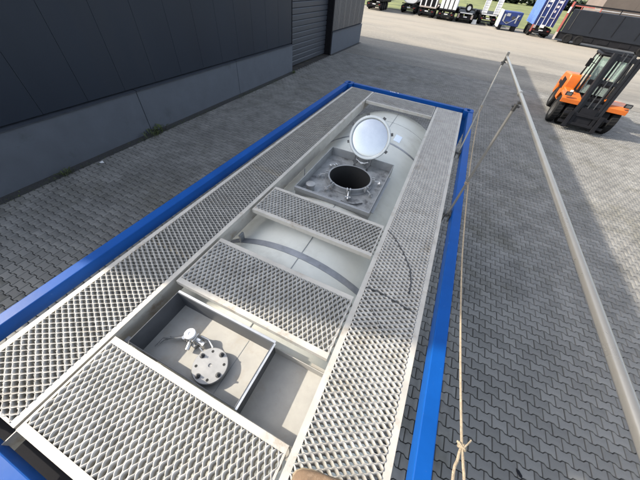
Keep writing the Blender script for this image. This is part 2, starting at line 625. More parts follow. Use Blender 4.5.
weed(-7.25, 5.75, -.01, .28, 46, 'larger green weed growing at the plinth joint', 'weeds along the wall foot')
weed(-7.22, 2.95, -.01, .16, 26, 'small low weed at the wall foot left of the white scrap', 'weeds along the wall foot')
weed(-7.2, 14.7, -.01, .15, 26, 'tiny weed at the wall corner beside the roller door', 'weeds along the wall foot')
sc = MB().add([(-.06, -.03, .004), (.05, -.04, .02), (.07, .03, .006), (-.02, .05, .03), (0, 0, .012),
               (-.06, -.03, .001), (.05, -.04, .017), (.07, .03, .003), (-.02, .05, .027), (0, 0, .009)],
              [(0, 1, 4), (1, 2, 4), (2, 3, 4), (3, 0, 4), (6, 5, 9), (7, 6, 9), (8, 7, 9), (5, 8, 9)]).build('paper_scrap', M['white'], smooth=0)
sc.location = (-7.05, 3.75, .004)
tag(sc, 'small crumpled white scrap lying by the wall foot', 'litter')
lf = MB().add([(-.05, 0, .002), (-.02, .022, .008), (.03, .02, .01), (.055, 0, .004), (.03, -.02, .008), (-.02, -.022, .006),
               (0, 0, .012), (0, 0, .001)],
              [(i, (i + 1) % 6, 6) for i in range(6)] + [((i + 1) % 6, i, 7) for i in range(6)]).build('fallen_leaf', M['dark'])
lf.location = (3.21, 1.72, .002)
lf.rotation_euler = (0, 0, -.9)
tag(lf, 'dark fallen leaf lying on the grey pavers right of the rope', 'leaf')

# ------------------------------------------------------------------ the tank container
TZ = 2.55                                                     # walking level
ct = thing('tank_container', 'blue framed tank container with galvanised walkways and an open round manhole on top', 'tank container', (0, 3.029, 0))
OX, L0, L1, TOP = 1.219, -.055, 6.058, 2.588


def hollow(x0, x1, y0, y1, z0, z1, name, bevel=.006):
    return MB().box(x0, x1, y0, y1, z0, z1).build(name, M['blue'], ct, bevel=bevel, smooth=0)


def casting(sx, y0, y1, z0, z1):
    x0, x1 = (sx * OX - sx * .162, sx * OX + sx * .003)
    x0, x1 = min(x0, x1), max(x0, x1)
    cx, cy = (x0 + x1) / 2, (y0 + y1) / 2
    c = MB()
    # top and bottom plates with an oval hole, four walls
    n = 16
    for z, zi in ((z0, z0 + .025), (z1 - .025, z1)):
        out, inn = [], []
        for k in range(n):
            a = 2 * PI * (k + .5) / n
            ca, sa = math.cos(a), math.sin(a)
            q = 1 / max(abs(ca) / ((x1 - x0) / 2), abs(sa) / ((y1 - y0) / 2))
            out.append((cx + ca * q, cy + sa * q))
            inn.append((cx + .032 * ca, cy + .06 * sa))
        vs = [(*p, zi) for p in out] + [(*p, zi) for p in inn] + [(*p, z) for p in out] + [(*p, z) for p in inn]
        fs = []
        for k in range(n):
            j = (k + 1) % n
            fs += [(k, j, n + j, n + k), (2 * n + k, 3 * n + k, 3 * n + j, 2 * n + j), (n + k, n + j, 3 * n + j, 3 * n + k), (k, 2 * n + k, 2 * n + j, j)]
        c.add(vs, fs)
    za, zb = z0 + .025, z1 - .025
    c.box(x0, x0 + .018, y0, y1, za, zb).box(x1 - .018, x1, y0, y1, za, zb)
    c.box(x0 + .018, x1 - .018, y0, y0 + .018, za, zb).box(x0 + .018, x1 - .018, y1 - .018, y1, za, zb)
    return c.build('corner_casting', M['blue'], ct, smooth=0)


for sx in (-1, 1):
    for y0, y1 in ((L0 - .003, L0 + .175), (L1 - .175, L1 + .003)):
        casting(sx, y0, y1, TOP - .115, TOP + .006)
        casting(sx, y0, y1, 0.0, .12)
    xa, xb = sorted((sx * OX, sx * (OX - .082)))
    hollow(xa, xb, L0 + .178, L1 - .178, TOP - .095, TOP, 'top_rail')
    hollow(xa, xb, L0 + .178, L1 - .178, .02, .14, 'bottom_rail')
    xc, xd = sorted((sx * OX, sx * (OX - .14)))
    hollow(xc, xd, L0, L0 + .15, .123, TOP - .118, 'corner_post')
    hollow(xc, xd, L1 - .15, L1, .123, TOP - .118, 'corner_post')
for y0, y1 in ((L0 + .002, L0 + .085), (L1 - .085, L1 - .002)):
    hollow(-OX + .164, OX - .164, y0, y1, TOP - .10, TOP, 'end_rail')
    hollow(-OX + .164, OX - .164, y0, y1, .02, .14, 'end_rail')

# lettering on the far end rail (a few white characters, too small to read)
fc = bpy.data.curves.new('rail_lettering', 'FONT')
fc.body = 'VIA 4'
fc.size = .078
fc.extrude = .0008
fo = bpy.data.objects.new('tmp', fc)
col.objects.link(fo)
dg = bpy.context.evaluated_depsgraph_get()
tm = bpy.data.meshes.new_from_object(fo.evaluated_get(dg))
bpy.data.objects.remove(fo)
tm.materials.clear()
tm.materials.append(M['white'])
lt = bpy.data.objects.new('rail_lettering', tm)
col.objects.link(lt)
lt.parent = ct
lt.location = (-.32, L1 - .075 - 3.029, TOP + .0022)

# tank shell
RT, TCZ = 1.19, 1.255
xs = sorted(set([-1.05, -.95, -.85, -.75, -.65, -.585, -.523, -.482, -.44, -.38, -.3, -.2, -.1, 0, .1, .2, .25, .325, .4, .47, .53, .6, .7, .8, .9, 1.0, 1.05]))
ys = [.30, .45, .588, .78, .972, 1.3, 1.7, 2.1, 2.49, 2.75, 3.0, 3.25, 3.52, 3.9, 4.4, 4.9, 5.42]
holes = ((-.523, .25, .588, .972), (.25, .6, .588, .972), (-.44, .4, 2.49, 3.52))
tk = MB()


def tz(x):
    return TCZ + math.sqrt(max(0, RT * RT - x * x))


ring = [(x, tz(x)) for x in xs]
a0 = math.atan2(tz(1.05) - TCZ, 1.05)
a1 = math.atan2(tz(-1.05) - TCZ, -1.05) - 2 * PI
for i in range(1, 24):
    a = a0 + (a1 - a0) * i / 24
    ring.append((RT * math.cos(a), TCZ + RT * math.sin(a)))
nr = len(ring)
vs = [(x, y, z) for y in ys for x, z in ring]
fs = []
for j in range(len(ys) - 1):
    for i in range(nr):
        i2 = (i + 1) % nr
        if i < len(xs) - 1:
            cx, cy = (xs[i] + xs[i + 1]) / 2, (ys[j] + ys[j + 1]) / 2
            if any(h[0] < cx < h[1] and h[2] < cy < h[3] for h in holes):
                continue
        fs.append((j * nr + i, j * nr + i2, (j + 1) * nr + i2, (j + 1) * nr + i))
tk.add(vs, fs)
# dished ends
for y, dy in ((ys[0], -1), (ys[-1], 1)):
    prevs = [(x, y, z) for x, z in ring]
    vs2 = list(prevs)
    for q, d in ((.96, .05), (.8, .12), (.5, .18), (.0, .21)):
        vs2 += [(x * q, y + dy * d, TCZ + (z - TCZ) * q) for x, z in ring]
    f2 = []
    for k in range(4):
        for i in range(nr):
            f2.append((k * nr + i, k * nr + (i + 1) % nr, (k + 1) * nr + (i + 1) % nr, (k + 1) * nr + i))
    tk.add(vs2, f2)
shell = tk.build('tank_shell', M['tank'], ct, smooth=40)
# longitudinal lap seam, straps, nameplate sticker
for y0, y1 in ((1.0, 2.48), (3.54, 5.42)):
    MB().box(.037, .043, y0, y1, tz(.04) - .002, tz(.04) + .0025).build('cladding_seam', M['seam'], shell, smooth=0)


def band(y, w, name, m, x0=-.92, x1=.92, h=.006, n=40, lift=0.004):
    b = MB()
    for i in range(n):
        xa, xb = x0 + (x1 - x0) * i / n, x0 + (x1 - x0) * (i + 1) / n
        za, zb = tz(xa) + lift, tz(xb) + lift
        b.add([(xa, y, za - h - lift), (xb, y, zb - h - lift), (xb, y + w, zb - h - lift), (xa, y + w, za - h - lift),
               (xa, y, za), (xb, y, zb), (xb, y + w, zb), (xa, y + w, za)],
              [(4, 5, 6, 7), (0, 1, 5, 4), (2, 3, 7, 6)] + ([(3, 0, 4, 7)] if i == 0 else []) + ([(1, 2, 6, 5)] if i == n - 1 else []))
    return b.build(name, m, shell, smooth=40)


band(1.675, .062, 'strap_band', M['band'])
band(4.20, .045, 'strap_band', M['band'])
for y in (2.42, 4.95):
    band(y, .006, 'cladding_seam', M['seam'], h=.002, lift=.0012)
# clip at the left end of the strap
MB().box(-.575, -.556, 1.68, 1.735, tz(-.56) - .01, tz(-.56) + .09).build('strap_clip', M['boxsteel'], shell, bevel=.002, smooth=0)
sk = MB()
for i in range(4):
    xa, xb = .20 + i * .025, .225 + i * .025
    sk.add([(xa, 4.36, tz(xa) + .0045), (xb, 4.36, tz(xb) + .0045), (xb, 4.58, tz(xb) + .0045), (xa, 4.58, tz(xa) + .0045),
            (xa, 4.36, tz(xa) - .002), (xb, 4.36, tz(xb) - .002), (xb, 4.58, tz(xb) - .002), (xa, 4.58, tz(xa) - .002)],
           [(0, 1, 2, 3), (4, 5, 1, 0), (6, 7, 3, 2)] + ([(7, 4, 0, 3)] if i == 0 else []) + ([(5, 6, 2, 1)] if i == 3 else []))
sk.build('info_sticker', M['sticker'], shell, smooth=40)
# cradle under the tank so that the container is solid from the side
for y in (.5, 5.2):
    MB().box(-1.08, 1.08, y - .06, y + .06, .142, .6).build('saddle', M['blue'], ct, smooth=0)


# ---- gratings: raised serrated strands, like expanded metal
PITCH, WAVE = .035, .061


def strands(x0, x1, y0, y1, axis, tilt):
    """strands run along `axis`; all lean the same way"""
    u0, u1, w0, w1 = (x0, x1, y0, y1) if axis == 'x' else (y0, y1, x0, x1)
    sp = PITCH / 2
    amp = sp / 2 - .0012
    n = int(round((u1 - u0) / WAVE * 8))
    us = np.linspace(u0, u1, n + 1)
    ph = np.cos(2 * PI * (us - u0) / WAVE)
    # rounder holes: flatten the crests a little
    ph = np.sign(ph) * np.abs(ph) ** .8
    ns = int((w1 - w0) / sp) + 1
    start = w0 + ((w1 - w0) - (ns - 1) * sp) / 2
    Vv, Ff = [], []
    quad = []
    for i in range(n):
        for k in range(4):
            quad.append((i * 4 + k, i * 4 + (k + 1) % 4, (i + 1) * 4 + (k + 1) % 4, (i + 1) * 4 + k))
    quad = np.array(quad + [(3, 2, 1, 0), (n * 4, n * 4 + 1, n * 4 + 2, n * 4 + 3)])
    th, dp, ln = .0044, .0140, .0165
    top = .0015 + .0022 * (1 - np.abs(ph))                       # serrated crown between the bonds
    for s_ in range(ns):
        c = start + s_ * sp + random.gauss(0, .0004) + .0007 * np.sin(us * 9 + s_ * .7)
        w = c + (1 if s_ % 2 == 0 else -1) * amp * ph
        prof = ((-th / 2, 0), (th / 2, 0), (th / 2 + tilt * ln, -dp), (-th / 2 + tilt * ln, -dp))
        vv = np.zeros((n + 1, 4, 3))
        for k, (dw, dz) in enumerate(prof):
            vv[:, k, 0] = us
            vv[:, k, 1] = w + dw
            vv[:, k, 2] = (top if dz == 0 else 0) + dz
        Ff.append(quad + len(Vv) * (n + 1) * 4)
        Vv.append(vv.reshape(-1, 3))
    Vv = np.concatenate(Vv)
    Ff = np.concatenate(Ff)
    if axis == 'y':
        Vv = Vv[:, [1, 0, 2]]
    return Vv, Ff


def grating(name, x0, x1, y0, y1, axis, tilt, bu=.036, bw=.012, z=TZ, m='galv', label=None):
    """one plank: edge channels with a down-turned flange + strands"""
    bx_, by_ = (bu, bw) if axis == 'x' else (bw, bu)
    e = MB()
    t_, fl = .003, .042
    e.box(x0, x0 + bx_, y0, y1, z - t_, z).box(x1 - bx_, x1, y0, y1, z - t_, z)
    e.box(x0 + bx_, x1 - bx_, y0, y0 + by_, z - t_, z).box(x0 + bx_, x1 - bx_, y1 - by_, y1, z - t_, z)
    e.box(x0, x0 + t_, y0, y1, z - fl, z - t_).box(x1 - t_, x1, y0, y1, z - fl, z - t_)
    e.box(x0 + t_, x1 - t_, y0, y0 + t_, z - fl, z - t_).box(x0 + t_, x1 - t_, y1 - t_, y1, z - fl, z - t_)
    ed = e.build(name, M['galv_edge'], ct, smooth=0)
    if label:
        ed['label'] = label
    Vv, Ff = strands(x0 + bx_ - .003, x1 - bx_ + .003, y0 + by_, y1 - by_, axis, tilt)
    me = bpy.data.meshes.new('grating_mesh')
    me.vertices.add(len(Vv))
    Vv[:, 2] += z
    me.vertices.foreach_set('co', Vv.ravel())
    me.loops.add(Ff.size)
    me.loops.foreach_set('vertex_index', Ff.ravel().astype(np.int32))
    me.polygons.add(len(Ff))
    me.polygons.foreach_set('loop_start', np.arange(0, Ff.size, 4, dtype=np.int32))
    me.materials.append(M[m])
    me.update(calc_edges=True)
    g = bpy.data.objects.new('grating_mesh', me)
    col.objects.link(g)
    g.parent = ed
    return ed


grating('walkway', -1.055, -.588, .09, 5.89, 'x', 1)
grating('walkway', .600, 1.056, .09, 5.89, 'x', -1)
grating('crossing_panel', -.572, .583, .09, .577, 'y', 1)
grating('crossing_panel', -.562, .585, 1.016, 1.482, 'y', 1)
grating('crossing_panel', -.562, .585, 1.90, 2.305, 'y', 1)
grating('crossing_panel', -.575, .587, 5.33, 5.89, 'y', 1)
MB().box(-1.05, 1.05, -.05, .16, 2.26, 2.30).build('shade_sheet', M['black'], ct, smooth=0)  # black sheet added so the gap at the end looks shadowed
# carrier angles under the planks, the left one deepened to block the sun
for x in (-.60, .61):
    MB().box(x - .003, x + .003, .10, 5.88, TZ - (.165 if x < 0 else .12), TZ - .044).build('carrier_angle', M['galv_edge'], ct, smooth=0)
for y in (.15, 1.25, 2.6, 4.0, 5.7):
    for sx in (-1, 1):
        xa, xb = sorted((sx * .62, sx * 1.05))
        MB().box(xa, xb, y - .02, y + .02, TZ - .085, TZ - .045).build('bracket', M['galv_edge'], ct, smooth=0)

MB().box(-.5795, -.5755, -.05, .089, 2.44, 2.535).build('edge_plate', M['galv_edge'], ct, smooth=0)
for pts, r_, lab in (([(.63, 2.27), (.72, 2.19), (.82, 2.06), (.90, 1.92), (.93, 1.80), (.935, 1.70)], .0062, 'longest curved dark line across the right walkway grating'),
                     ([(.64, 1.60), (.74, 1.605), (.86, 1.585), (.99, 1.56)], .0062, 'short thick dark line straight across the right walkway by the strap'),
                     ([(.66, 1.52), (.74, 1.44), (.82, 1.35), (.86, 1.27)], .0035, 'thinnest dark line slantwise on the right walkway grating')):
    w_ = MB().tube([(x, y, TZ - .0015) for x, y in pts], r_, 8).build('dark_line', M['bolt'])  # added stand-ins for dark lines showing through the grating holes
    tag(w_, lab, 'dark_line', 'dark lines on the right walkway')
# ---- near hatch box
BX0, BX1, BY0, BY1, BT, BFZ = -.523, .25, .588, .972, 2.502, 2.325
vb = MB().box(BX0 + .004, BX1 - .004, BY0 + .004, BY1 - .004, BFZ - .004, BFZ).build('valve_box', M['boxfloor'], ct, smooth=0)
wt_ = .006
sump = MB().box(BX1 + .001, .615, BY0 - .06, BY1 + .05, 2.331, 2.335).build('side_tray', M['boxfloor'], ct, smooth=0)
for y0, y1 in ((BY0 - .004, BY0), (BY1, BY1 + .004)):
    MB().box(BX1 + .001, .60, y0, y1, 2.336, tz(BX1) - .001).build('tray_wall', M['boxfloor'], sump, smooth=0)
wt_ = .006
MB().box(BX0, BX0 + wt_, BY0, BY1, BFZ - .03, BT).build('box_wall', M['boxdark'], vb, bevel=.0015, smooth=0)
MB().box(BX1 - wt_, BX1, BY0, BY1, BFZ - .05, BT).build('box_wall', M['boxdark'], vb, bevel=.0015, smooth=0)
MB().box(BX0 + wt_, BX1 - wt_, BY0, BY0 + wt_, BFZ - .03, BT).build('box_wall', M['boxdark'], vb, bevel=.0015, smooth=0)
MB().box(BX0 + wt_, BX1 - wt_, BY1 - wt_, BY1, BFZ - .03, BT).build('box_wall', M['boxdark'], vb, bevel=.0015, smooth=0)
MB().box(BX0, BX1 + .006, BY1 + .0005, BY1 + .016, BT - .008, BT - .002).build('rim_lip', M['steel'], vb, smooth=0)
MB().box(BX1 + .0005, BX1 + .013, BY0, BY1, BT - .008, BT - .002).build('rim_lip', M['steel'], vb, smooth=0)
MB().box(.045, .049, BY0 + .01, BY1 - .01, BFZ - .001, BFZ + .0015).build('floor_seam', M['seam'], vb, smooth=0)


def hexbolt(m, x, y, z, r=.011, h=.012, stud=.012):
    m.lathe([(r, 0), (r, h), (r * .62, h + .001), (r * .55, h + stud), (0, h + stud + .001)], 6, T(x, y, z))


FX, FY, FZ, FR = -.055, .715, BFZ, .108
fl = MB().lathe([(FR, .03), (FR + .0, .052), (FR - .004, .056), (.012, .056), (.006, .050), (0, .050)], 48, T(FX, FY, FZ)).build('blind_flange', M['flange'], ct)
MB().lathe([(.07, 0), (.07, .012), (.1, .012), (.1, .029)], 32, T(FX, FY, FZ)).build('flange_neck', M['boxsteel'], fl)
for k in range(8):
    a = PI / 8 + k * PI / 4 + .12
    x, y = FX + .083 * math.cos(a), FY + .083 * math.sin(a)
    if k % 2:
        m = MB()
        hexbolt(m, x, y, FZ + .0565)
        m.lathe([(.016, 0), (.016, .002)], 16, T(x, y, FZ + .0562))
        m.build('flange_bolt', M['bolt'], fl)
    else:
        MB().lathe([(.0085, 0), (.0085, .0008)], 14, T(x, y, FZ + .0561)).build('bolt_hole', M['void'], fl)
# relief valve with white cap, lever ring and trailing wires
VX, VY = -.275, .80
rv = MB().lathe([(.035, 0), (.035, .02), (.022, .022), (.022, .06), (.030, .062), (.030, .09)], 20, T(VX, VY, BFZ)).build('relief_valve', M['steel'], ct)
MB().lathe([(.034, 0), (.036, .004), (.036, .018), (.032, .022), (.012, .022), (.010, .017), (0, .017)], 28, T(VX, VY, BFZ + .0925)).build('valve_cap', M['white'], rv)
MB().tube([(VX - .02, VY, BFZ + .045), (VX + .09, VY - .005, BFZ + .05)], .016, 12).build('valve_outlet', M['steel'], rv)
MB().tube([(VX, VY - .02, BFZ + .04), (VX + .02, VY - .075, BFZ + .035)], .014, 12).build('valve_outlet', M['steel'], rv)
MB().tube([(VX + .09, VY - .005, BFZ + .05), (VX + .105, VY - .006, BFZ + .05)], .022, 12).build('outlet_cap', M['steel'], rv)
pts = [(VX + .05, VY + .03, BFZ + .06), (VX + .10, VY + .035, BFZ + .05), (VX + .155, VY + .01, BFZ + .045), (VX + .17, VY - .03, BFZ + .04), (VX + .13, VY - .045, BFZ + .04), (VX + .085, VY - .03, BFZ + .048)]
MB().tube(pts, .005, 8).build('lever_ring', M['steel'], rv)
for i in range(4):
    rr = random.Random(i)
    pts = [(VX - .02, VY - .01, BFZ + .05), (VX - .07, VY - .02 - .01 * i, BFZ + .04 + .01 * i), (VX - .11 - .02 * i, VY - .05 - .012 * i, BFZ + .02 + .006 * i), (VX - .15 - .012 * i, VY - .055 - .03 * i, BFZ + .012)]
    MB().tube(pts, .0035, 6).build('seal_wire', M['steel'], rv)
MB().tube([(VX + .01, VY + .01, BFZ + .02), (VX - .09, VY - .03, BFZ + .02)], .009, 8).build('lever', M['steel'], rv)
MB().prism([(VX - .03, VY - .035), (VX + .05, VY - .045), (VX + .06, VY + .03), (VX - .02, VY + .04)], 'z', BFZ + .001, BFZ + .035).build('valve_body', M['flange'], rv, bevel=.006)
MB().box(VX + .036, VX + .042, VY - .03, VY + .03, BFZ + .03, BFZ + .095).box(VX + .0425, VX + .075, VY - .008, VY + .008, BFZ + .075, BFZ + .083).build('valve_bracket', M['steel'], rv, bevel=.002)
MB().tube([(VX - .036, VY - .03, BFZ + .05), (VX - .03, VY - .03, BFZ + .085)], .013, 10).build('valve_knob', M['steel'], rv)
# little rusty cleat where the left walkway meets the box
MB().box(-.575, -.53, .584, .62, 2.44, 2.465).build('cleat', M['band'], ct, bevel=.004, smooth=0)

# ---- manhole box
MX0, MX1, MY0, MY1, MT, MFZ = -.44, .40, 2.49, 3.52, 2.50, 2.395
mb_ = MB()
NC, NR = (-.005, 3.03), .247
n = 48
ringo = []
for k in range(n):
    a = 2 * PI * (k + .5) / n
    ca, sa = math.cos(a), math.sin(a)
    cx, cy = NC
    q = min(((MX1 - .004 - cx) / ca) if ca > 1e-9 else 1e9, ((MX0 + .004 - cx) / ca) if ca < -1e-9 else 1e9,
            ((MY1 - .004 - cy) / sa) if sa > 1e-9 else 1e9, ((MY0 + .004 - cy) / sa) if sa < -1e-9 else 1e9)
    ringo.append((cx + ca * q, cy + sa * q))
cor = [(MX1 - .004, MY1 - .004), (MX0 + .004, MY1 - .004), (MX0 + .004, MY0 + .004), (MX1 - .004, MY0 + .004)]
for c in cor:
    kk = min(range(n), key=lambda k: (ringo[k][0] - c[0]) ** 2 + (ringo[k][1] - c[1]) ** 2)
    ringo[kk] = c
vs = [(*p, MFZ) for p in ringo] + [(NC[0] + NR * math.cos(2 * PI * (k + .5) / n), NC[1] + NR * math.sin(2 * PI * (k + .5) / n), MFZ) for k in range(n)]
mb_.add(vs, [(k, (k + 1) % n, n + (k + 1) % n, n + k) for k in range(n)])
mbox = mb_.build('manhole_box', M['manfloor'], ct, smooth=0)
for x0, x1, y0, y1, zt in ((MX0, MX0 + .008, MY0, MY1, MT), (MX1 - .008, MX1, MY0, MY1, MT), (MX0 + .008, MX1 - .008, MY0, MY0 + .008, MT), (MX0 + .008, MX1 - .008, MY1 - .008, MY1, MT)):
    MB().box(x0, x1, y0, y1, MFZ - .08, zt).build('box_wall', M['boxsteel'], mbox, bevel=.002, smooth=0)
MB().box(MX1 + .001, MX1 + .03, MY0 + .05, MY1 - .25, MT - .05, MT - .044).build('rim_lip', M['boxsteel'], mbox, smooth=0)
MB().box(MX0, MX1, MY0 - .022, MY0 - .001, MT - .05, MT - .002).build('rim_lip', M['boxsteel'], mbox, bevel=.002, smooth=0)
neck = MB().lathe([(NR + .03, 0), (NR + .03, .012), (NR + .004, .014), (NR + .004, .05), (NR + .012, .053), (NR + .012, .065), (NR - .006, .065)], 64, T(NC[0], NC[1], MFZ), cap=False).build('manhole', M['boxsteel'], ct)
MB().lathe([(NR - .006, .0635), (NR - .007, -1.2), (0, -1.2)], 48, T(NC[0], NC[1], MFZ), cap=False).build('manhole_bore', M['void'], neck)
for k in range(8):
    a = k * PI / 4 + .30
    if abs(math.sin(a) - 1) < .25:
        continue
    ca, sa = math.cos(a), math.sin(a)
    mx = T(NC[0] + (NR + .022) * ca, NC[1] + (NR + .022) * sa, MFZ) @ RZ(a)
    b = MB()
    b.box(-.012, .022, -.022, -.012, .03, .085, mx).box(-.012, .022, .012, .022, .03, .085, mx)
    b.tube([(.01, 0, .055), (.06, 0, .045), (.105, 0, .02)], .008, 8, mx=mx)
    b.tube([(.085, -.03, .03), (.085, .03, .03)], .010, 8, mx=mx)
    b.lathe([(.016, -.02), (.016, .006)], 6, mx @ T(.088, 0, .03) @ RY(R(65)))
    b.build('swing_bolt', M['steel'] if k % 3 == 0 else M['boxsteel'], neck)
gc = MB().lathe([(.045, .0), (.045, .05), (.052, .052), (.052, .068), (.044, .072), (0, .073)], 28, T(-.335, 2.655, MFZ)).build('gauge_cap', M['flange'], ct)
MB().tube([(.05, 2.62, MFZ + .012), (.12, 2.60, MFZ + .02), (.2, 2.63, MFZ + .012), (.27, 2.7, MFZ + .012)], .006, 8).build('drain_hose', M['bolt'], mbox)
MB().lathe([(.012, 0), (.012, .02), (0, .022)], 10, T(.25, 2.58, MFZ)).build('drain_plug', M['bolt'], mbox)
MB().lathe([(.012, 0), (.012, .02), (0, .022)], 10, T(-.12, 2.56, MFZ)).build('drain_plug', M['bolt'], mbox)
# open lid leaning back on its hinge, inner side towards the camera
LT = R(24)
lm_ = T(.02, 3.40, 2.505) @ RX(PI / 2 - LT)                  # local y up the lid, local z towards the camera
cy = .262
lid = MB().lathe([(.0, .012), (.10, .011), (.19, .006), (.214, .002)], 64, lm_ @ T(0, cy, 0)).build('manhole_lid', M['lid'], ct, smooth=60)
MB().lathe([(.214, .0), (.216, .016), (.224, .022), (.242, .022), (.250, .016), (.252, -.004), (.246, -.02), (.20, -.03), (.1, -.05), (0, -.055)], 64, lm_ @ T(0, cy, 0)).build('lid_rim', M['lidrim'], lid)
for k in range(8):
    a = PI / 8 + k * PI / 4
    if -2.0 < ((a + PI) % (2 * PI)) - PI < -1.1:
        continue
    mx = lm_ @ T(0, cy, 0) @ RZ(a)
    MB().box(.247, .276, -.017, .017, -.012, .008, mx).build('lid_lug', M['bolt'], lid, smooth=0)
for x in (-.085, .085):
    b = MB()
    b.box(x - .022, x - .012, -.06, .05, -.012, .012, lm_).box(x + .012, x + .022, -.06, .05, -.012, .012, lm_)
    b.tube([(x - .035, -.035, 0), (x + .035, -.035, 0)], .010, 10, mx=lm_)
    b.box(x - .011, x + .011, -.12, -.02, -.012, .008, lm_)
    b.build('lid_hinge', M['bolt'], lid, smooth=0)
MB().tube([(-.1, -.035, 0), (.1, -.035, 0)], .007, 10, mx=lm_).build('hinge_pin', M['steel'], lid)
MB().tube([(-.08, -.01, .01), (0, -.045, .02), (.08, -.01, .01)], .006, 8, mx=lm_).build('hinge_handle', M['steel'], lid)
# studs standing on the tank
for x, y, h in ((-.515, 2.86, .16), (-.44, 4.25, .17)):
    b = MB().tube([(x, y, tz(x) - .01), (x, y, tz(x) + h)], .005, 8)
    b.lathe([(.018, 0), (.018, .008), (.006, .012)], 12, T(x, y, tz(x) - .006))
    b.build('earthing_stud', M['band'], ct)

# ---- folding handrail on the right
HX_, HZ_ = 1.147, 3.605
hr = MB().tube([(HX_, y, HZ_ + .012 - (y - 1) * .0128) for y in (-.1, 1, 2, 3, 4, 4.72)], .0122, 20).build('handrail', M['pole'], ct)
MB().lathe([(.0142, -.018), (.018, -.016), (.018, .016), (.0142, .018)], 20, T(HX_, 3.02, HZ_ - .0139) @ RX(PI / 2)).build('rail_collar', M['pole'], hr)
for yb, yt in ((2.83, 2.84), (4.30, 4.62), (.05, .05)):
    ps = MB()
    ps.tube([(1.108, yb, 2.50), (1.113, yb + (yt - yb) * .5, 3.02), (1.128, yt, HZ_ - .05 - max(0, yt - 1) * .0128)], .0105, 12)
    p = ps.build('handrail_post', M['pole'], hr)
for yb, yt in ((2.83, 2.84), (4.30, 4.62), (.05, .05)):
    hz = HZ_ + .012 - (yt - 1) * .0128
    c = MB()
    c.tube([(1.127, yt, hz - .075), (1.13, yt, hz - .03)], .014, 12)
    c.box(HX_ - .018, HX_ + .018, yt - .016, yt + .016, hz - .026, hz - .0145)
    c.tube([(1.105, yt - .005, hz - .045), (1.155, yt - .005, hz - .045)], .006, 8)
    c.build('post_clamp', M['bolt'], hr, smooth=30)
    f = MB()
    f.box(1.075, 1.085, yb - .05, yb + .05, 2.45, 2.555).box(1.127, 1.134, yb - .05, yb + .05, 2.47, 2.555)
    f.tube([(1.07, yb, 2.52), (1.135, yb, 2.52)], .009, 8)
    f.build('post_foot', M['bolt'], hr, smooth=30)
e = MB()
for dz in (-.035, .035):
    e.box(HX_ - .006, HX_ + .006, 4.722, 4.76, HZ_ - .035 + dz - .008, HZ_ - .035 + dz + .008)
e.box(HX_ - .014, HX_ + .014, 4.721, 4.727, HZ_ - .075, HZ_ + .005)
e.build('end_bracket', M['pole'], hr, smooth=0)

# ---- rope strung from post to post
rp = thing('rope', 'thin beige rope strung along the handrail posts, knotted at its near end', 'rope', (1.13, 2.5, 2.9))
kx, ky, kz = 1.135, .80, 3.03
pts = [(1.122, 4.47, 3.04), (1.13, 3.6, 2.915), (1.128, 2.85, 2.895), (1.13, 2.0, 2.90), (1.13, 1.5, 2.94), (1.13, 1.1, 2.99), (kx, ky, kz)]


def smoothpath(p, n=6):
    p = [Vector(q) for q in p]
    out = []
    for i in range(len(p) - 1):
        a, b, c, d = p[max(i - 1, 0)], p[i], p[i + 1], p[min(i + 2, len(p) - 1)]
        for k in range(n):
            t = k / n
            out.append(.5 * ((2 * b) + (c - a) * t + (2 * a - 5 * b + 4 * c - d) * t * t + (3 * b - a - 3 * c + d) * t ** 3))
    out.append(p[-1])
    return out


MB().tube(smoothpath(pts), .0047, 8).build('rope_strand', M['rope'], rp)
MB().tube(smoothpath([(kx, ky, kz), (kx - .012, ky - .04, kz + .004), (kx - .03, ky - .16, kz + .02), (kx - .02, .05, 3.1)]), .0047, 8).build('rope_strand', M['rope'], rp)
MB().tube(smoothpath([(kx, ky, kz), (kx + .006, ky - .05, kz + .004), (kx + .008, ky - .16, kz + .02), (kx, .05, 3.13)]), .0047, 8).build('rope_strand', M['rope'], rp)
k_ = MB()
k_.tube([(kx + .010 * math.cos(t), ky - .006 + .0012 * t, kz + .010 * math.sin(t)) for t in np.linspace(0, 4 * PI, 26)], .0047, 8)
k_.tube(smoothpath([(kx, ky - .004, kz + .01), (kx + .012, ky + .012, kz + .014), (kx + .024, ky + .03, kz + .012)]), .0026, 6)
k_.tube(smoothpath([(kx, ky - .004, kz + .01), (kx - .012, ky + .003, kz + .012), (kx - .018, ky + .008, kz + .006)]), .004, 6)
k_.build('knot', M['rope'], rp)
k_ = MB()
k_.tube([(1.118 + .016 * math.cos(t), 4.47, 3.02 + .004 * t + .016 * math.sin(t) * .3) for t in np.linspace(0, 6 * PI, 30)], .0047, 8)
k_.build('knot', M['rope'], rp)
k_ = MB()
k_.tube([(1.113 + .016 * math.cos(t), 2.835 + .016 * math.sin(t), 2.885 + .002 * t) for t in np.linspace(0, 4 * PI, 30)], .004, 8)
k_.build('knot', M['rope'], rp)

# ---- the photographer's foot
pe = thing('person', 'person in blue jeans and tan suede shoe standing on the right walkway', 'person', (.85, .55, TZ))
ax = Vector((.22, .055, 0)).normalized()                     # toe to heel
nx = Vector((-ax.y, ax.x, 0))
toe = Vector((.655, .480, TZ + .004))


def ringat(d, w, h, z0=0.0, n=16, sq=.75):
    c = toe + ax * d
    out = []
    for k in range(n):
        a = 2 * PI * k / n
        ca, sa = math.cos(a), math.sin(a)
        x = w * math.copysign(abs(ca) ** sq, ca)
        z = z0 + h * (.5 + .5 * math.copysign(abs(sa) ** sq, sa))
        out.append(c + nx * x + Vector((0, 0, z)))
    return out


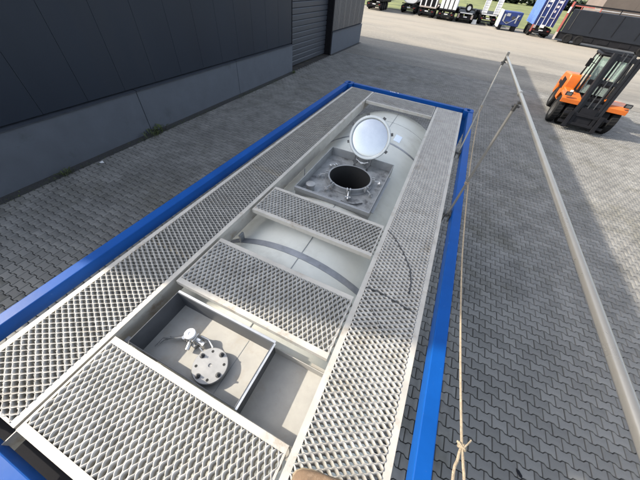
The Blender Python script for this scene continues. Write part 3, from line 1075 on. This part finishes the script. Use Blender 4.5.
def loft(m, rings):
    n = len(rings[0])
    vs = [p for r in rings for p in r]
    fs = [(i * n + k, i * n + (k + 1) % n, (i + 1) * n + (k + 1) % n, (i + 1) * n + k) for i in range(len(rings) - 1) for k in range(n)]
    fs += [tuple(range(n))[::-1], tuple(range((len(rings) - 1) * n, len(rings) * n))]
    return m.add(vs, fs)


sh = MB()
loft(sh, [ringat(d, w, h, .022) for d, w, h in ((.002, .016, .018), (.012, .032, .034), (.035, .043, .044), (.075, .047, .054), (.11, .046, .066), (.15, .042, .085), (.19, .040, .105), (.235, .040, .115), (.275, .036, .11), (.29, .024, .10))])
shoe = sh.build('shoe', M['shoe'], pe, smooth=80)
sl = MB()
loft(sl, [ringat(d, w, .024, 0, sq=.5) for d, w in ((-.004, .02), (.01, .037), (.035, .049), (.08, .052), (.15, .045), (.22, .043), (.28, .040), (.298, .026))])
sl.build('sole', M['sole'], shoe, smooth=60)
for i in range(5):
    d = .085 + i * .021
    h = .022 + .058 + i * .010
    c = toe + ax * d
    a_, b_ = c + nx * .026 + Vector((0, 0, h - .012)), c - nx * .026 + ax * .012 + Vector((0, 0, h - .010))
    MB().tube([a_, (a_ + b_) / 2 + Vector((0, 0, .014)), b_], .0035, 6).build('lace', M['lace'], shoe)
lg = MB()
an = toe + ax * .245
kn = Vector((1.02, .16, TZ + .52))
rings = []
for i in range(9):
    t_ = i / 8
    c = an.lerp(kn, t_) + Vector((0, 0, .075 * (1 - t_)))
    w = .062 + .02 * t_ + .003 * math.sin(i * 2.3)
    d = (kn - an).normalized()
    u = d.orthogonal().normalized()
    v = d.cross(u)
    rings.append([c + (u * math.cos(2 * PI * k / 16) + v * math.sin(2 * PI * k / 16)) * w for k in range(16)])
loft(lg, rings)
lg.build('trouser_leg', M['jeans'], pe, smooth=60)


# ------------------------------------------------------------------ vehicles across the yard
def wheel(parent, x, y, r, w, name='wheel', side=1, rim=True):
    """wheel with its axle along x, standing on the ground"""
    mx = T(x, y, r) @ RY(PI / 2)
    pr_ = [(r * .58, -w / 2 + .02), (r * .80, -w / 2), (r * .95, -w / 2 + .03), (r, -w / 2 + .06), (r, w / 2 - .06), (r * .95, w / 2 - .03), (r * .80, w / 2), (r * .58, w / 2 - .02)]
    t_ = MB().lathe(pr_ + [pr_[0]], 28, mx)
    for k in range(28):                                      # tread blocks
        a = 2 * PI * k / 28
        t_.box(r - .012, r + .012, -.03, .03, -w / 2 + .05, w / 2 - .05, mx @ RZ(a) @ RX(.25))
    tyre = t_.build(name, M['tyre'], parent)
    if rim:
        MB().lathe([(0, -w * .18), (r * .30, -w * .18), (r * .42, -w * .30), (r * .56, -w * .42), (r * .58, -w * .42), (r * .58, w * .42), (r * .5, w * .3), (r * .30, w * .2), (0, w * .2)], 20, mx).build('rim', M['rim'], tyre)
    return tyre


# ---- forklift
fk = thing('forklift', 'large orange forklift truck with black mast facing the container', 'forklift', (6.72, 17.85, 0), local=True, rz=R(-5))
fk.scale = (.88, .88, .88)
# local frame: x across, y towards the back, origin between the axles (front axle at y=-1.45)
for x in (-1.17, -.74, .74, 1.17):
    wheel(fk, x, -1.45, .60, .36)
for x in (-.95, .95):
    wheel(fk, x, 1.55, .50, .40)
MB().box(-.55, .55, -2.0, -1.0, .42, 1.05).build('axle_housing', M['dark'], fk, bevel=.03)
MB().prism([(-1.0, .55), (2.0, .5), (2.35, .75), (2.35, 1.2), (1.9, 1.25), (-1.0, 1.25)], 'x', -.62, .62).build('chassis', M['dark'], fk, bevel=.03)
MB().prism([(.45, .62), (1.0, .62), (1.1, 1.05), (2.0, 1.05), (2.1, .55), (2.55, .6), (2.62, 1.35), (2.3, 1.72), (.6, 1.86), (.45, 1.6)], 'x', -1.12, 1.12).build('counterweight', M['orange'], fk, bevel=.07, segs=3)
MB().prism([(-.85, .62), (.42, .62), (.42, 1.28), (-.85, 1.28)], 'x', -1.08, -.64).build('side_tank', M['orange'], fk, bevel=.04)
MB().prism([(-.85, .62), (.42, .62), (.42, 1.28), (-.85, 1.28)], 'x', .64, 1.08).build('side_tank', M['orange'], fk, bevel=.04)
for sx in (-1, 1):
    xa, xb = sorted((sx * .58, sx * 1.36))
    pts = [(-2.06, 1.06), (-2.06, 1.24), (-1.86, 1.34), (-1.0, 1.36), (-.78, 1.2), (-.70, .95), (-.76, .92), (-.86, 1.14), (-1.06, 1.27), (-1.84, 1.25), (-1.98, 1.16), (-1.98, 1.06)]
    MB().prism(pts, 'x', xa, xb).build('fender', M['orange'], fk, bevel=.01, smooth=0)
    hx_ = sx * 1.2
    MB().box(hx_ - .14, hx_ + .14, -2.09, -2.0, 1.36, 1.52).build('work_lamp', M['dark'], fk, bevel=.015)
    MB().box(hx_ - .10, hx_ + .10, -2.10, -2.091, 1.385, 1.495).build('lamp_lens', M['lamp'], fk, smooth=0)
MB().box(-1.1, -.98, -1.55, -1.42, 1.365, 1.50).build('step_lamp', M['white'], fk, bevel=.02)
# cab
for sx in (-1, 1):
    x = sx * .66
    MB().tube([(x, -.72, 1.27), (x, -.62, 2.0), (x * .94, -.32, 2.86)], .05, 8).build('cab_pillar', M['dark'], fk)
    MB().tube([(x, .95, 1.75), (x * .94, .80, 2.86)], .05, 8).build('cab_pillar', M['dark'], fk)
    MB().tube([(x, .12, 1.27), (x * .94, .16, 2.86)], .035, 8).build('cab_pillar', M['dark'], fk)
    MB().prism([(-.66, 1.5), (.86, 1.8), (.78, 2.78), (-.30, 2.78), (-.60, 2.0)], 'x', x * .955 - .005, x * .955 + .005).build('side_window', M['glass'], fk, smooth=0)
MB().prism([(-.45, -.5), (.45, -.5), (.45, 1.0), (-.45, 1.0)], 'z', 1.25, 1.32).build('cab_floor', M['dark'], fk)
MB().box(-.70, .70, -.45, .92, 2.86, 2.96).build('cab_roof', M['dark'], fk, bevel=.03)
for i in range(6):
    y = -.36 + i * .22
    MB().box(-.62, .62, y, y + .05, 2.962, 3.02).build('roof_bar', M['dark'], fk, smooth=0)
MB().add([(-.58, -.70, 1.36), (.58, -.70, 1.36), (.56, -.33, 2.78), (-.56, -.33, 2.78), (-.58, -.69, 1.36), (.58, -.69, 1.36), (.56, -.32, 2.78), (-.56, -.32, 2.78)],
         [(0, 1, 2, 3), (7, 6, 5, 4), (0, 4, 5, 1), (1, 5, 6, 2), (2, 6, 7, 3), (3, 7, 4, 0)]).build('windscreen', M['glass'], fk, smooth=0)
MB().add([(-.58, .92, 1.9), (.58, .92, 1.9), (.56, .80, 2.78), (-.56, .80, 2.78), (-.58, .93, 1.9), (.58, .93, 1.9), (.56, .81, 2.78), (-.56, .81, 2.78)],
         [(0, 1, 2, 3), (7, 6, 5, 4), (0, 4, 5, 1), (1, 5, 6, 2), (2, 6, 7, 3), (3, 7, 4, 0)]).build('rear_window', M['glass'], fk, smooth=0)
MB().prism([(.1, 1.32), (.62, 1.32), (.66, 1.72), (.74, 2.35), (.64, 2.37), (.52, 1.78), (.1, 1.75)], 'x', -.26, .26).build('seat', M['black'], fk, bevel=.04)
MB().prism([(-.62, 1.32), (-.2, 1.32), (-.3, 1.85), (-.6, 1.95)], 'x', -.5, .5).build('dashboard', M['dark'], fk, bevel=.03)
tor = [(.19 + .018 * math.cos(q), .018 * math.sin(q)) for q in np.linspace(0, 2 * PI, 9)]
MB().lathe(tor[:-1] + [tor[0]], 24, T(0, -.12, 1.98) @ RX(R(-30))).tube([(0, -.3, 1.8), (0, -.12, 1.98)], .02, 8).build('steering_wheel', M['black'], fk)
MB().tube([(-.72, -.55, 2.55), (-1.0, -.72, 2.62)], .015, 6).box(-1.1, -.92, -.78, -.74, 2.42, 2.75).build('mirror', M['dark'], fk, bevel=.01)
for i in range(6):
    MB().box(-1.135, -1.118, .75 + i * .16, .86 + i * .16, 1.1, 1.55).build('louvre', M['dark'], fk, smooth=0)
for sx in (-1, 1):
    xa, xb = sorted((sx * 1.086, sx * 1.075))
    MB().box(xa, xb, -.70, .30, .70, .92).build('tank_panel', M['dark'], fk, bevel=.01, smooth=0)
    MB().tube([(sx * .80, -.78, 1.3), (sx * .82, -.74, 1.9), (sx * .80, -.5, 2.5)], .018, 6).build('grab_handle', M['dark'], fk)
MB().tube([(.75, 1.1, 1.8), (.75, 1.1, 2.6), (.75, 1.22, 2.72)], .05, 10).build('exhaust', M['rim'], fk)
MB().box(-.95, -.55, 2.585, 2.605, .75, .82).box(.55, .95, 2.585, 2.605, .75, .82).build('reflector_strip', M['redlamp'], fk, smooth=0)
MB().box(-1.128, -1.118, 1.75, 2.25, 1.12, 1.3).build('side_stripe', M['dark'], fk, smooth=0)
MB().tube([(-.18, -2.0, .5), (-.2, -1.9, 1.3), (-.24, -1.75, 2.3)], .02, 6).tube([(.18, -2.0, .5), (.2, -1.9, 1.3), (.24, -1.75, 2.3)], .02, 6).build('hydraulic_hose', M['black'], fk)
# mast
mt = T(0, -2.12, .12) @ RX(R(-9))
for sx in (-1, 1):
    x = sx * .52
    c = [(x - .085, -.11), (x + .085, -.11), (x + .085, .11), (x + sx * .085, .11), (x - sx * .085, .11), (x - .085, .11)]
    MB().box(x - .065, x + .065, -.115, -.085, 0, 3.05, mt).box(x - .065, x + .065, .085, .115, 0, 3.05, mt).box(x + sx * .04, x + sx * .065, -.085, .085, 0, 3.05, mt).build('mast_upright', M['mast'], fk, smooth=0)
    x = sx * .40
    MB().box(x - .05, x + .05, -.075, .075, .05, 3.0, mt).build('inner_upright', M['mast'], fk, bevel=.006, smooth=0)
    MB().tube([(sx * .22, .06, .1), (sx * .22, .06, 3.1)], .045, 10, mx=mt).build('lift_cylinder', M['mast'], fk)
    MB().tube([(sx * .6, .1, .7), (sx * .62, .95, .8)], .05, 10, mx=mt).build('tilt_cylinder', M['mast'], fk)
    MB().box(sx * .12 - .02, sx * .12 + .02, -.06, -.03, .3, 3.1, mt).build('lift_chain', M['bolt'], fk, smooth=0)
for z in (.05, 1.0, 1.9, 2.8):
    MB().box(-.44, .44, -.02, .04, z, z + .16, mt).build('mast_crossbar', M['mast'], fk, bevel=.01, smooth=0)
MB().box(-.95, .95, -.20, -.13, .12, .24, mt).box(-.95, .95, -.20, -.13, .52, .64, mt).box(-.5, -.36, -.19, -.12, .1, .66, mt).box(.36, .5, -.19, -.12, .1, .66, mt).box(-.34, .34, -.128, -.11, .1, .9, mt).build('fork_carriage', M['dark'], fk, bevel=.01, smooth=0)
for x in (-.62, .62):
    MB().box(x - .09, x + .09, -.27, -.205, -.05, .7, mt).build('fork_shank', M['dark'], fk, bevel=.01, smooth=0)
MB().tube([(-.30, .1, .2), (-.33, .2, 1.4), (-.3, .12, 2.9)], .018, 6, mx=mt).build('hydraulic_hose', M['black'], fk)


# ---- a generic trailer chassis: local x across, y backwards, rear end at y=0 towards the camera
def chassis(t_, L=8.0, axles=(1.2, 2.5, 3.8), top=1.1, w=2.45, lamps=True):
    for x in (-.45, .45):
        MB().box(x - .07, x + .07, .1, L, top - .35, top - .02).build('chassis_beam', M['dark'], t_, smooth=0)
    MB().box(-w / 2, w / 2, -.02, .12, top - .5, top - .22).build('rear_bar', M['dark'], t_, bevel=.02, smooth=0)
    MB().box(-w / 2, w / 2, .0, .16, .42, .56).build('bumper', M['dark'], t_, bevel=.02, smooth=0)
    for y in axles:
        for sx in (-1, 1):
            mx = T(sx * (w / 2 - .2), y, .5) @ RY(PI / 2)
            r = .5
            tt = MB().lathe([(.28, -.19), (.42, -.2), (.5, -.15), (.5, .15), (.42, .2), (.28, .19), (.28, -.19)], 20, mx).build('wheel', M['tyre'], t_)
            MB().lathe([(0, .02), (.1, .1 * sx), (.2, .04), (.279, .15)], 14, mx).build('rim', M['rim'], tt)
    for sx in (-1, 1):
        MB().box(sx * (w / 2 - .22) - .22, sx * (w / 2 - .22) + .22, .30, .34, .25, .95).build('mud_flap', M['black'], t_, smooth=0)
        if lamps:
            MB().box(sx * (w / 2 - .35) - .12, sx * (w / 2 - .35) + .12, -.05, -.021, top - .42, top - .33).build('tail_lamp', M['redlamp'], t_, smooth=0)
    MB().box(-.26, .26, -.04, -.021, top - .42, top - .31).build('number_plate', M['white'], t_, smooth=0)


# black lorry beyond the end of the hall
v = thing('lorry', 'black lorry parked beside the far end of the warehouse', 'lorry', (-14.6, 54, 0), local=True)
chassis(v, 9)
MB().prism([(-1.25, 1.1), (1.25, 1.1), (1.25, 3.5), (1.1, 3.65), (-1.1, 3.65), (-1.25, 3.5)], 'y', .05, 9).build('body', M['dark'], v, smooth=0)
MB().box(-1.2, 1.2, .0, .048, 1.2, 3.4).build('rear_door', M['black'], v, smooth=0)
MB().box(.2, .75, -.03, -.002, 1.3, 1.36).box(.35, .9, -.03, -.002, 1.0, 1.06).build('reflector', M['white'], v, smooth=0)

# white rounded tanker-like lorry
v = thing('lorry', 'white rounded tank lorry with black chassis at the left end of the row', 'lorry', (-9.7, 57.3, 0), local=True, rz=R(2))
chassis(v, 9)
pr_ = []
for k in range(20):
    a = 2 * PI * k / 20
    pr_.append((1.2 * math.copysign(abs(math.cos(a)) ** .7, math.cos(a)), 2.15 + .98 * math.copysign(abs(math.sin(a)) ** .7, math.sin(a))))
MB().prism(pr_, 'y', .2, 9).build('tank_body', M['white'], v, bevel=.08)
MB().box(-1.22, 1.22, .0, .18, 1.12, 1.22).build('bumper', M['dark'], v, smooth=0)
v = thing('flatbed_trailer', 'black flatbed trailer with white uprights and dark load next to the white tank lorry', 'trailer', (-6.55, 55.6, 0), local=True, rz=R(2))
chassis(v, 9)
MB().box(-1.25, 1.25, -.02, 9, 1.12, 1.26).build('deck', M['wood'], v, smooth=0)
for x in (-1.15, -.4, .4, 1.15):
    MB().box(x - .09, x + .09, .0, .12, 1.262, 3.2).build('upright', M['white'], v, smooth=0)
MB().box(-1.25, 1.25, 3.0, 3.1, 1.262, 1.9).build('headboard', M['red'], v, smooth=0)
MB().box(-1.25, 1.25, .6, 2.9, 1.262, 2.1).build('load', M['dark'], v, bevel=.05)
v = thing('box_trailer', 'black chassis trailer carrying tall white ribbed panels, left of the spare wheel trailer', 'trailer', (-3.55, 55.2, 0), local=True, rz=R(2))
chassis(v, 9)
MB().box(-1.2, 1.2, .0, 9, 1.12, 1.3).build('deck', M['dark'], v, smooth=0)
for i in range(4):
    x = -1.12 + i * .62
    MB().box(x, x + .46, .05, 6, 1.302, 3.5).build('white_panel', M['white'], v, bevel=.02, smooth=0)

# long flatbed parked crosswise behind the row
v = thing('flatbed_trailer', 'long low black flatbed parked crosswise behind the row of trailers', 'trailer', (-4.4, 64.2, 0), local=True)
MB().box(-6.4, 6.4, -1.2, 1.2, 1.05, 1.35).build('deck', M['dark'], v, smooth=0)
MB().box(-6.2, 6.2, -1.0, -.2, .55, 1.045).build('chassis', M['dark'], v, smooth=0)
for x in (-4.6, -3.4, 2.6, 3.8, 5.0):
    tt = MB().lathe([(.28, -.17), (.42, -.18), (.5, -.13), (.5, .13), (.42, .18), (.28, .17), (.28, -.17)], 20, T(x, -1.0, .5) @ RX(PI / 2)).build('wheel', M['tyre'], v)
    MB().lathe([(0, .05), (.12, .1), (.2, .04), (.279, .14)], 14, T(x, -1.0, .5) @ RX(PI / 2)).build('rim', M['rim'], tt)
for x in (-6.2, -3.1, 0, 3.1, 6.2):
    MB().box(x - .05, x + .05, -1.24, -1.201, 1.05, 1.9).build('stake', M['dark'], v, smooth=0)

# trailer with spare wheel on top
v = thing('car_trailer', 'low black trailer with a spare wheel standing upright on its deck', 'trailer', (-.75, 56.2, 0), local=True, rz=R(2))
chassis(v, 7, (1.5, 2.7), 1.05)
MB().box(-1.25, 1.25, -.03, 7, 1.06, 1.2).build('deck', M['dark'], v, smooth=0)
MB().box(-1.25, -1.15, .1, 7, 1.202, 1.5).box(1.15, 1.25, .1, 7, 1.202, 1.5).build('side_rail', M['dark'], v, smooth=0)
mx = T(.12, .35, 1.68) @ RX(PI / 2)
tt = MB().lathe([(.26, -.14), (.40, -.15), (.48, -.1), (.48, .1), (.40, .15), (.26, .14), (.26, -.14)], 24, mx).build('spare_wheel', M['tyre'], v)
MB().lathe([(0, .03), (.12, .05), (.2, .02), (.259, .1)], 18, mx).build('rim', M['white'], tt)
for x in (-1.0, .95):
    MB().box(x - .12, x + .12, -.1, -.03, .5, 1.0).build('support_leg', M['wood'], v, smooth=0)
MB().box(-.9, .9, -.06, -.031, 1.06, 1.18).build('reflector_strip', M['white'], v, smooth=0)

b = MB().prism([(-.35, 0), (.35, 0), (.28, .5), (-.28, .5)], 'y', -.3, .3).build('concrete_block', M['white'], bevel=.03)
b.location = (.75, 57.0, 0)
tag(b, 'small white block on the ground between two black trailers', 'block')

# low loader with two ramps up
v = thing('low_loader', 'black low loader with two tall white ramps folded upright', 'trailer', (2.45, 57.6, 0), local=True, rz=R(2))
chassis(v, 8, (1.4, 2.7, 4.0), 1.15)
MB().box(-1.25, 1.25, -.02, 8, 1.16, 1.34).build('deck', M['dark'], v, smooth=0)
for x in (-.82, .82):
    m = MB().box(x - .36, x - .28, -.12, .0, 1.345, 3.9).box(x + .28, x + .36, -.12, .0, 1.345, 3.9)
    m.box(x - .279, x + .279, -.05, -.02, 1.345, 3.9)
    for i in range(9):
        z = 1.45 + i * .27
        m.box(x - .279, x + .279, -.11, -.051, z, z + .06)
    m.build('ramp', M['white'], v, smooth=0)
MB().box(-1.1, 1.1, -.06, -.021, 1.18, 1.3).build('reflector_strip', M['white'], v, smooth=0)

# navy machine box with white end
v = thing('compressor', 'squat navy blue tank unit with white end plate beside the blue container', 'tank unit', (5.25, 54.4, 0), local=True, rz=R(4))
MB().box(-1.22, 1.3, 0.05, 2.4, .55, 2.05).build('body', M['blue_dark'], v, bevel=.08)
MB().box(-1.4, -1.222, 0, 2.45, .3, 2.12).build('end_plate', M['white'], v, bevel=.02, smooth=0)
for x0, x1, z0, z1 in ((-1.0, -.8, 1.0, 1.75), (-.7, -.25, 1.55, 1.85), (-.5, -.1, .8, 1.0), (.05, .5, 1.25, 1.6), (.65, .8, .9, 1.8), (.9, 1.15, 1.2, 1.35)):
    MB().box(x0, x1, .02, .045, z0, z1).build('panel_plate', M['steel'] if z1 > 1.6 else M['rim'], v, bevel=.01, smooth=0)
MB().tube([(-.9, -.02, 1.0), (-.3, -.04, .75), (.5, -.03, 1.3), (.95, -.03, 1.75)], .03, 8).build('pipe', M['steel'], v)
for sx in (-1, 1):
    MB().box(sx * .95 - .2, sx * .95 + .2, .1, 2.3, 0, .55).build('skid', M['dark'], v, smooth=0)

# blue container on trailer
v = thing('container_trailer', 'tall blue shipping container with white door bars on a black trailer', 'trailer', (9.15, 52.6, 0), local=True, rz=R(3))
chassis(v, 8)
MB().box(-1.25, -1.1, -.1, .1, .5, 1.25).build('lamp_post', M['red'], v, smooth=0)
MB().box(-1.1, -.82, -.14, -.06, .9, 1.2).build('hazard_board', M['wood'], v, smooth=0)
MB().box(-.35, .15, -.12, -.03, 1.0, 1.3).build('hazard_board', M['white'], v, smooth=0)
m = MB()
n = 24
for sx in (-1, 1):                                             # corrugated sides
    pts = []
    for i in range(n):
        y0 = .16 + i * 5.7 / n
        for q, d in ((0, 0), (.25, 0), (.4, .04), (.75, .04), (.9, 0)):
            pts.append((sx * (1.19 - d), y0 + q * 5.7 / n))
    vs = [(x, y, z) for z in (1.28, 3.9) for x, y in pts]
    k = len(pts)
    m.add(vs, [(i, i + 1, k + i + 1, k + i) for i in range(k - 1)])
m.box(-1.15, 1.15, 5.8, 5.86, 1.25, 3.92).box(-1.2, 1.2, .1, 5.88, 3.9, 3.93).box(-1.2, 1.2, .1, 5.88, 1.18, 1.27)
m.build('container_side', M['blue_lit'], v, smooth=0)
for x in (-1.19, 1.09):
    MB().box(x, x + .10, .0, .15, 1.15, 3.95).build('corner_post', M['blue_dark'], v, smooth=0)
for sx in (-1, 1):
    dx = sx * .545
    d = MB().box(dx - .535, dx + .535, .05, .1, 1.25, 3.85).build('container_door', M['blue_dark'], v, smooth=0)
    for q in (-.3, .28):
        MB().tube([(dx + q, .02, 1.2), (dx + q, .02, 3.9)], .03, 8).build('lock_bar', M['white'], d)
    for i in range(3 if sx > 0 else 2):
        z = 3.45 - i * .45
        MB().box(dx - .2, dx + .2 - .1 * i, .035, .049, z, z + .22).build('door_marking', M['white'], d, smooth=0)
    MB().box(dx - .34, dx + .32, -.01, .045, 2.0, 2.07).build('door_handle', M['steel'], d, smooth=0)

# dark long trailer with red end frame
v = thing('tarpaulin_trailer', 'long dark grey tarpaulin trailer with a red end frame behind the forklift', 'trailer', (17.2, 49.6, 0), local=True, rz=R(-13))
LX = 6.6
m = MB().box(-LX + .35, LX, 0, 2.4, .95, 3.15).build('body', M['tarp'], v, bevel=.04, smooth=0)
for i in range(6):
    x = -LX + 1.0 + i * 2.2
    MB().box(x - .03, x + .03, -.03, -.002, 1.28, 3.1).build('tarpaulin_strap', M['rim'] if i == 0 else M['dark'], v, smooth=0)
for y in (0.0, 2.3):
    MB().box(-LX + .2, LX, y, y + .12, 3.5, 3.62).build('roof_rail', M['dark'], v, smooth=0)
    MB().box(-LX + .1, -LX + .24, y, y + .12, 1.0, 3.62).build('end_post', M['tarp'], v, smooth=0)
for i in range(7):
    x = -LX + 1.0 + i * 1.9
    MB().box(x - .05, x + .05, .02, .1, 3.152, 3.5).build('roof_post', M['dark'] if i > 1 else M['red'], v, smooth=0)
MB().box(-LX + .25, -LX + 2.2, .0, .1, 3.40, 3.49).build('roof_slat', M['red'], v, smooth=0)
MB().box(-LX + 2.3, LX, .3, .42, 3.3, 3.36).build('roof_slat', M['white'], v, smooth=0)
MB().box(-LX - .14, -LX + .08, -.02, 2.4, .95, 3.75).build('end_frame', M['red'], v, smooth=0)
MB().box(-LX - .15, -LX + .09, -.05, .1, .2, .94).build('support_leg', M['wood'], v, smooth=0)
MB().box(-LX - .16, -LX + .02, -.06, -.021, 2.75, 3.3).build('marker_board', M['white'], v, smooth=0)
MB().box(-LX + .1, LX, .1, 2.3, .32, .948).build('chassis', M['dark'], v, smooth=0)
for x in (-5.2, -4.0, 2.4, 3.6, 4.8):
    for y in (.2, 2.2):
        mx = T(x, y, .5) @ RX(PI / 2)
        tt = MB().lathe([(.28, -.17), (.42, -.18), (.5, -.13), (.5, .13), (.42, .18), (.28, .17), (.28, -.17)], 20, mx).build('wheel', M['tyre'], v)
        MB().lathe([(0, .05), (.12, .1), (.2, .04), (.279, .14)], 14, mx).build('rim', M['tyre'], tt)
for x in (-3.1, -1.5, .6):
    MB().box(x - .5, x + .5, .05, .5, .45, .849).build('tool_box', M['dark'], v, bevel=.02, smooth=0)


# ------------------------------------------------------------------ far background
def clump(n, sx, sy, sz, leaf, rnd):
    m = MB()
    for i in range(n):
        while True:
            p = Vector((rnd.uniform(-1, 1), rnd.uniform(-1, 1), rnd.uniform(-1, 1)))
            if .35 < p.length < 1 + rnd.gauss(0, .08):
                break
        p = Vector((p.x * sx, p.y * sy, p.z * sz))
        q = Matrix.Rotation(rnd.uniform(0, 6.28), 3, 'Z') @ Matrix.Rotation(rnd.uniform(0, 3.1), 3, 'X')
        l = leaf * rnd.uniform(.6, 1.4)
        m.add([p + q @ Vector(c) for c in ((-l, 0, 0), (0, -l * .5, 0), (l, 0, .1 * l), (0, l * .5, 0))], [(0, 1, 2, 3)])
    return m


hd = MB()
rnd = random.Random(4)
for i in range(29):
    x = -130 + i * 6 + rnd.uniform(-2, 2)
    c = clump(210, 5, 2, 1.7 + rnd.uniform(-.3, .5), 1.0, rnd)
    hd.add([Vector(p) + Vector((x, 176 + rnd.uniform(-2, 2), 1.6)) for p in c.v], c.f)
h_ = hd.build('hedgerow', M['hedge'], smooth=0)
h_['kind'] = 'stuff'
h_['label'] = 'dark hedge line across the far edge of the grass'
ws = thing('greenhouse', 'long white greenhouse roof beyond the dark hedge', 'building', (25, 215, 0))
MB().box(-20, 40, 205, 232, 0, 3.5).build('wall', M['white'], ws, smooth=0)
for i in range(4):
    y0 = 205 + i * 6.8
    MB().prism([(y0, 3.5), (y0 + 6.7, 3.5), (y0 + 3.35, 8.5)], 'x', -20.2, 40.2).build('roof', M['white'], ws, smooth=0)
sd_ = thing('shed', 'wide mauve brown shed wall behind the tarpaulin trailer', 'building', (80, 135, 0))
for i in range(14):
    MB().box(34 + i * 8, 41.97 + i * 8, 130, 130.2, 0, 12).build('wall_panel', M['field'], sd_, smooth=0)
MB().box(34, 146, 130.21, 150, 0, 12.02).build('hall_body', M['field'], sd_, smooth=0)
tr = thing('tree', 'dark round tree in front of the mauve shed at the right edge', 'tree', (46, 92, 0), local=True)
MB().tube([(0, 0, 0), (.1, 0, 1.2), (-.1, .1, 2.6), (.1, 0, 4)], [.28, .22, .16, .06], 8).build('trunk', M['bark'], tr)
for i in range(5):
    a = i * 1.26
    MB().tube([(0, 0, 1.5 + .2 * i), (.9 * math.cos(a), .9 * math.sin(a), 2.4 + .2 * i)], [.09, .03], 6).build('limb', M['bark'], tr)
c = clump(900, 3.0, 3.0, 2.1, .28, rnd)
c.v = [(x, y, z + 3.2) for x, y, z in c.v]
c.build('crown', M['leaf'], tr, smooth=0)
for x, y, lab in ((33.5, 85, 'thin dark post left of the tree, before the mauve shed'), (38.5, 88, 'thin dark post close beside the tree, before the mauve shed')):
    p = MB().tube([(0, 0, 0), (0, 0, 2.6), (.05, 0, 5.5)], .09, 8).build('field_post', M['dark'])
    p.location = (x, y, -.03)
    tag(p, lab, 'post', 'posts before the mauve shed')
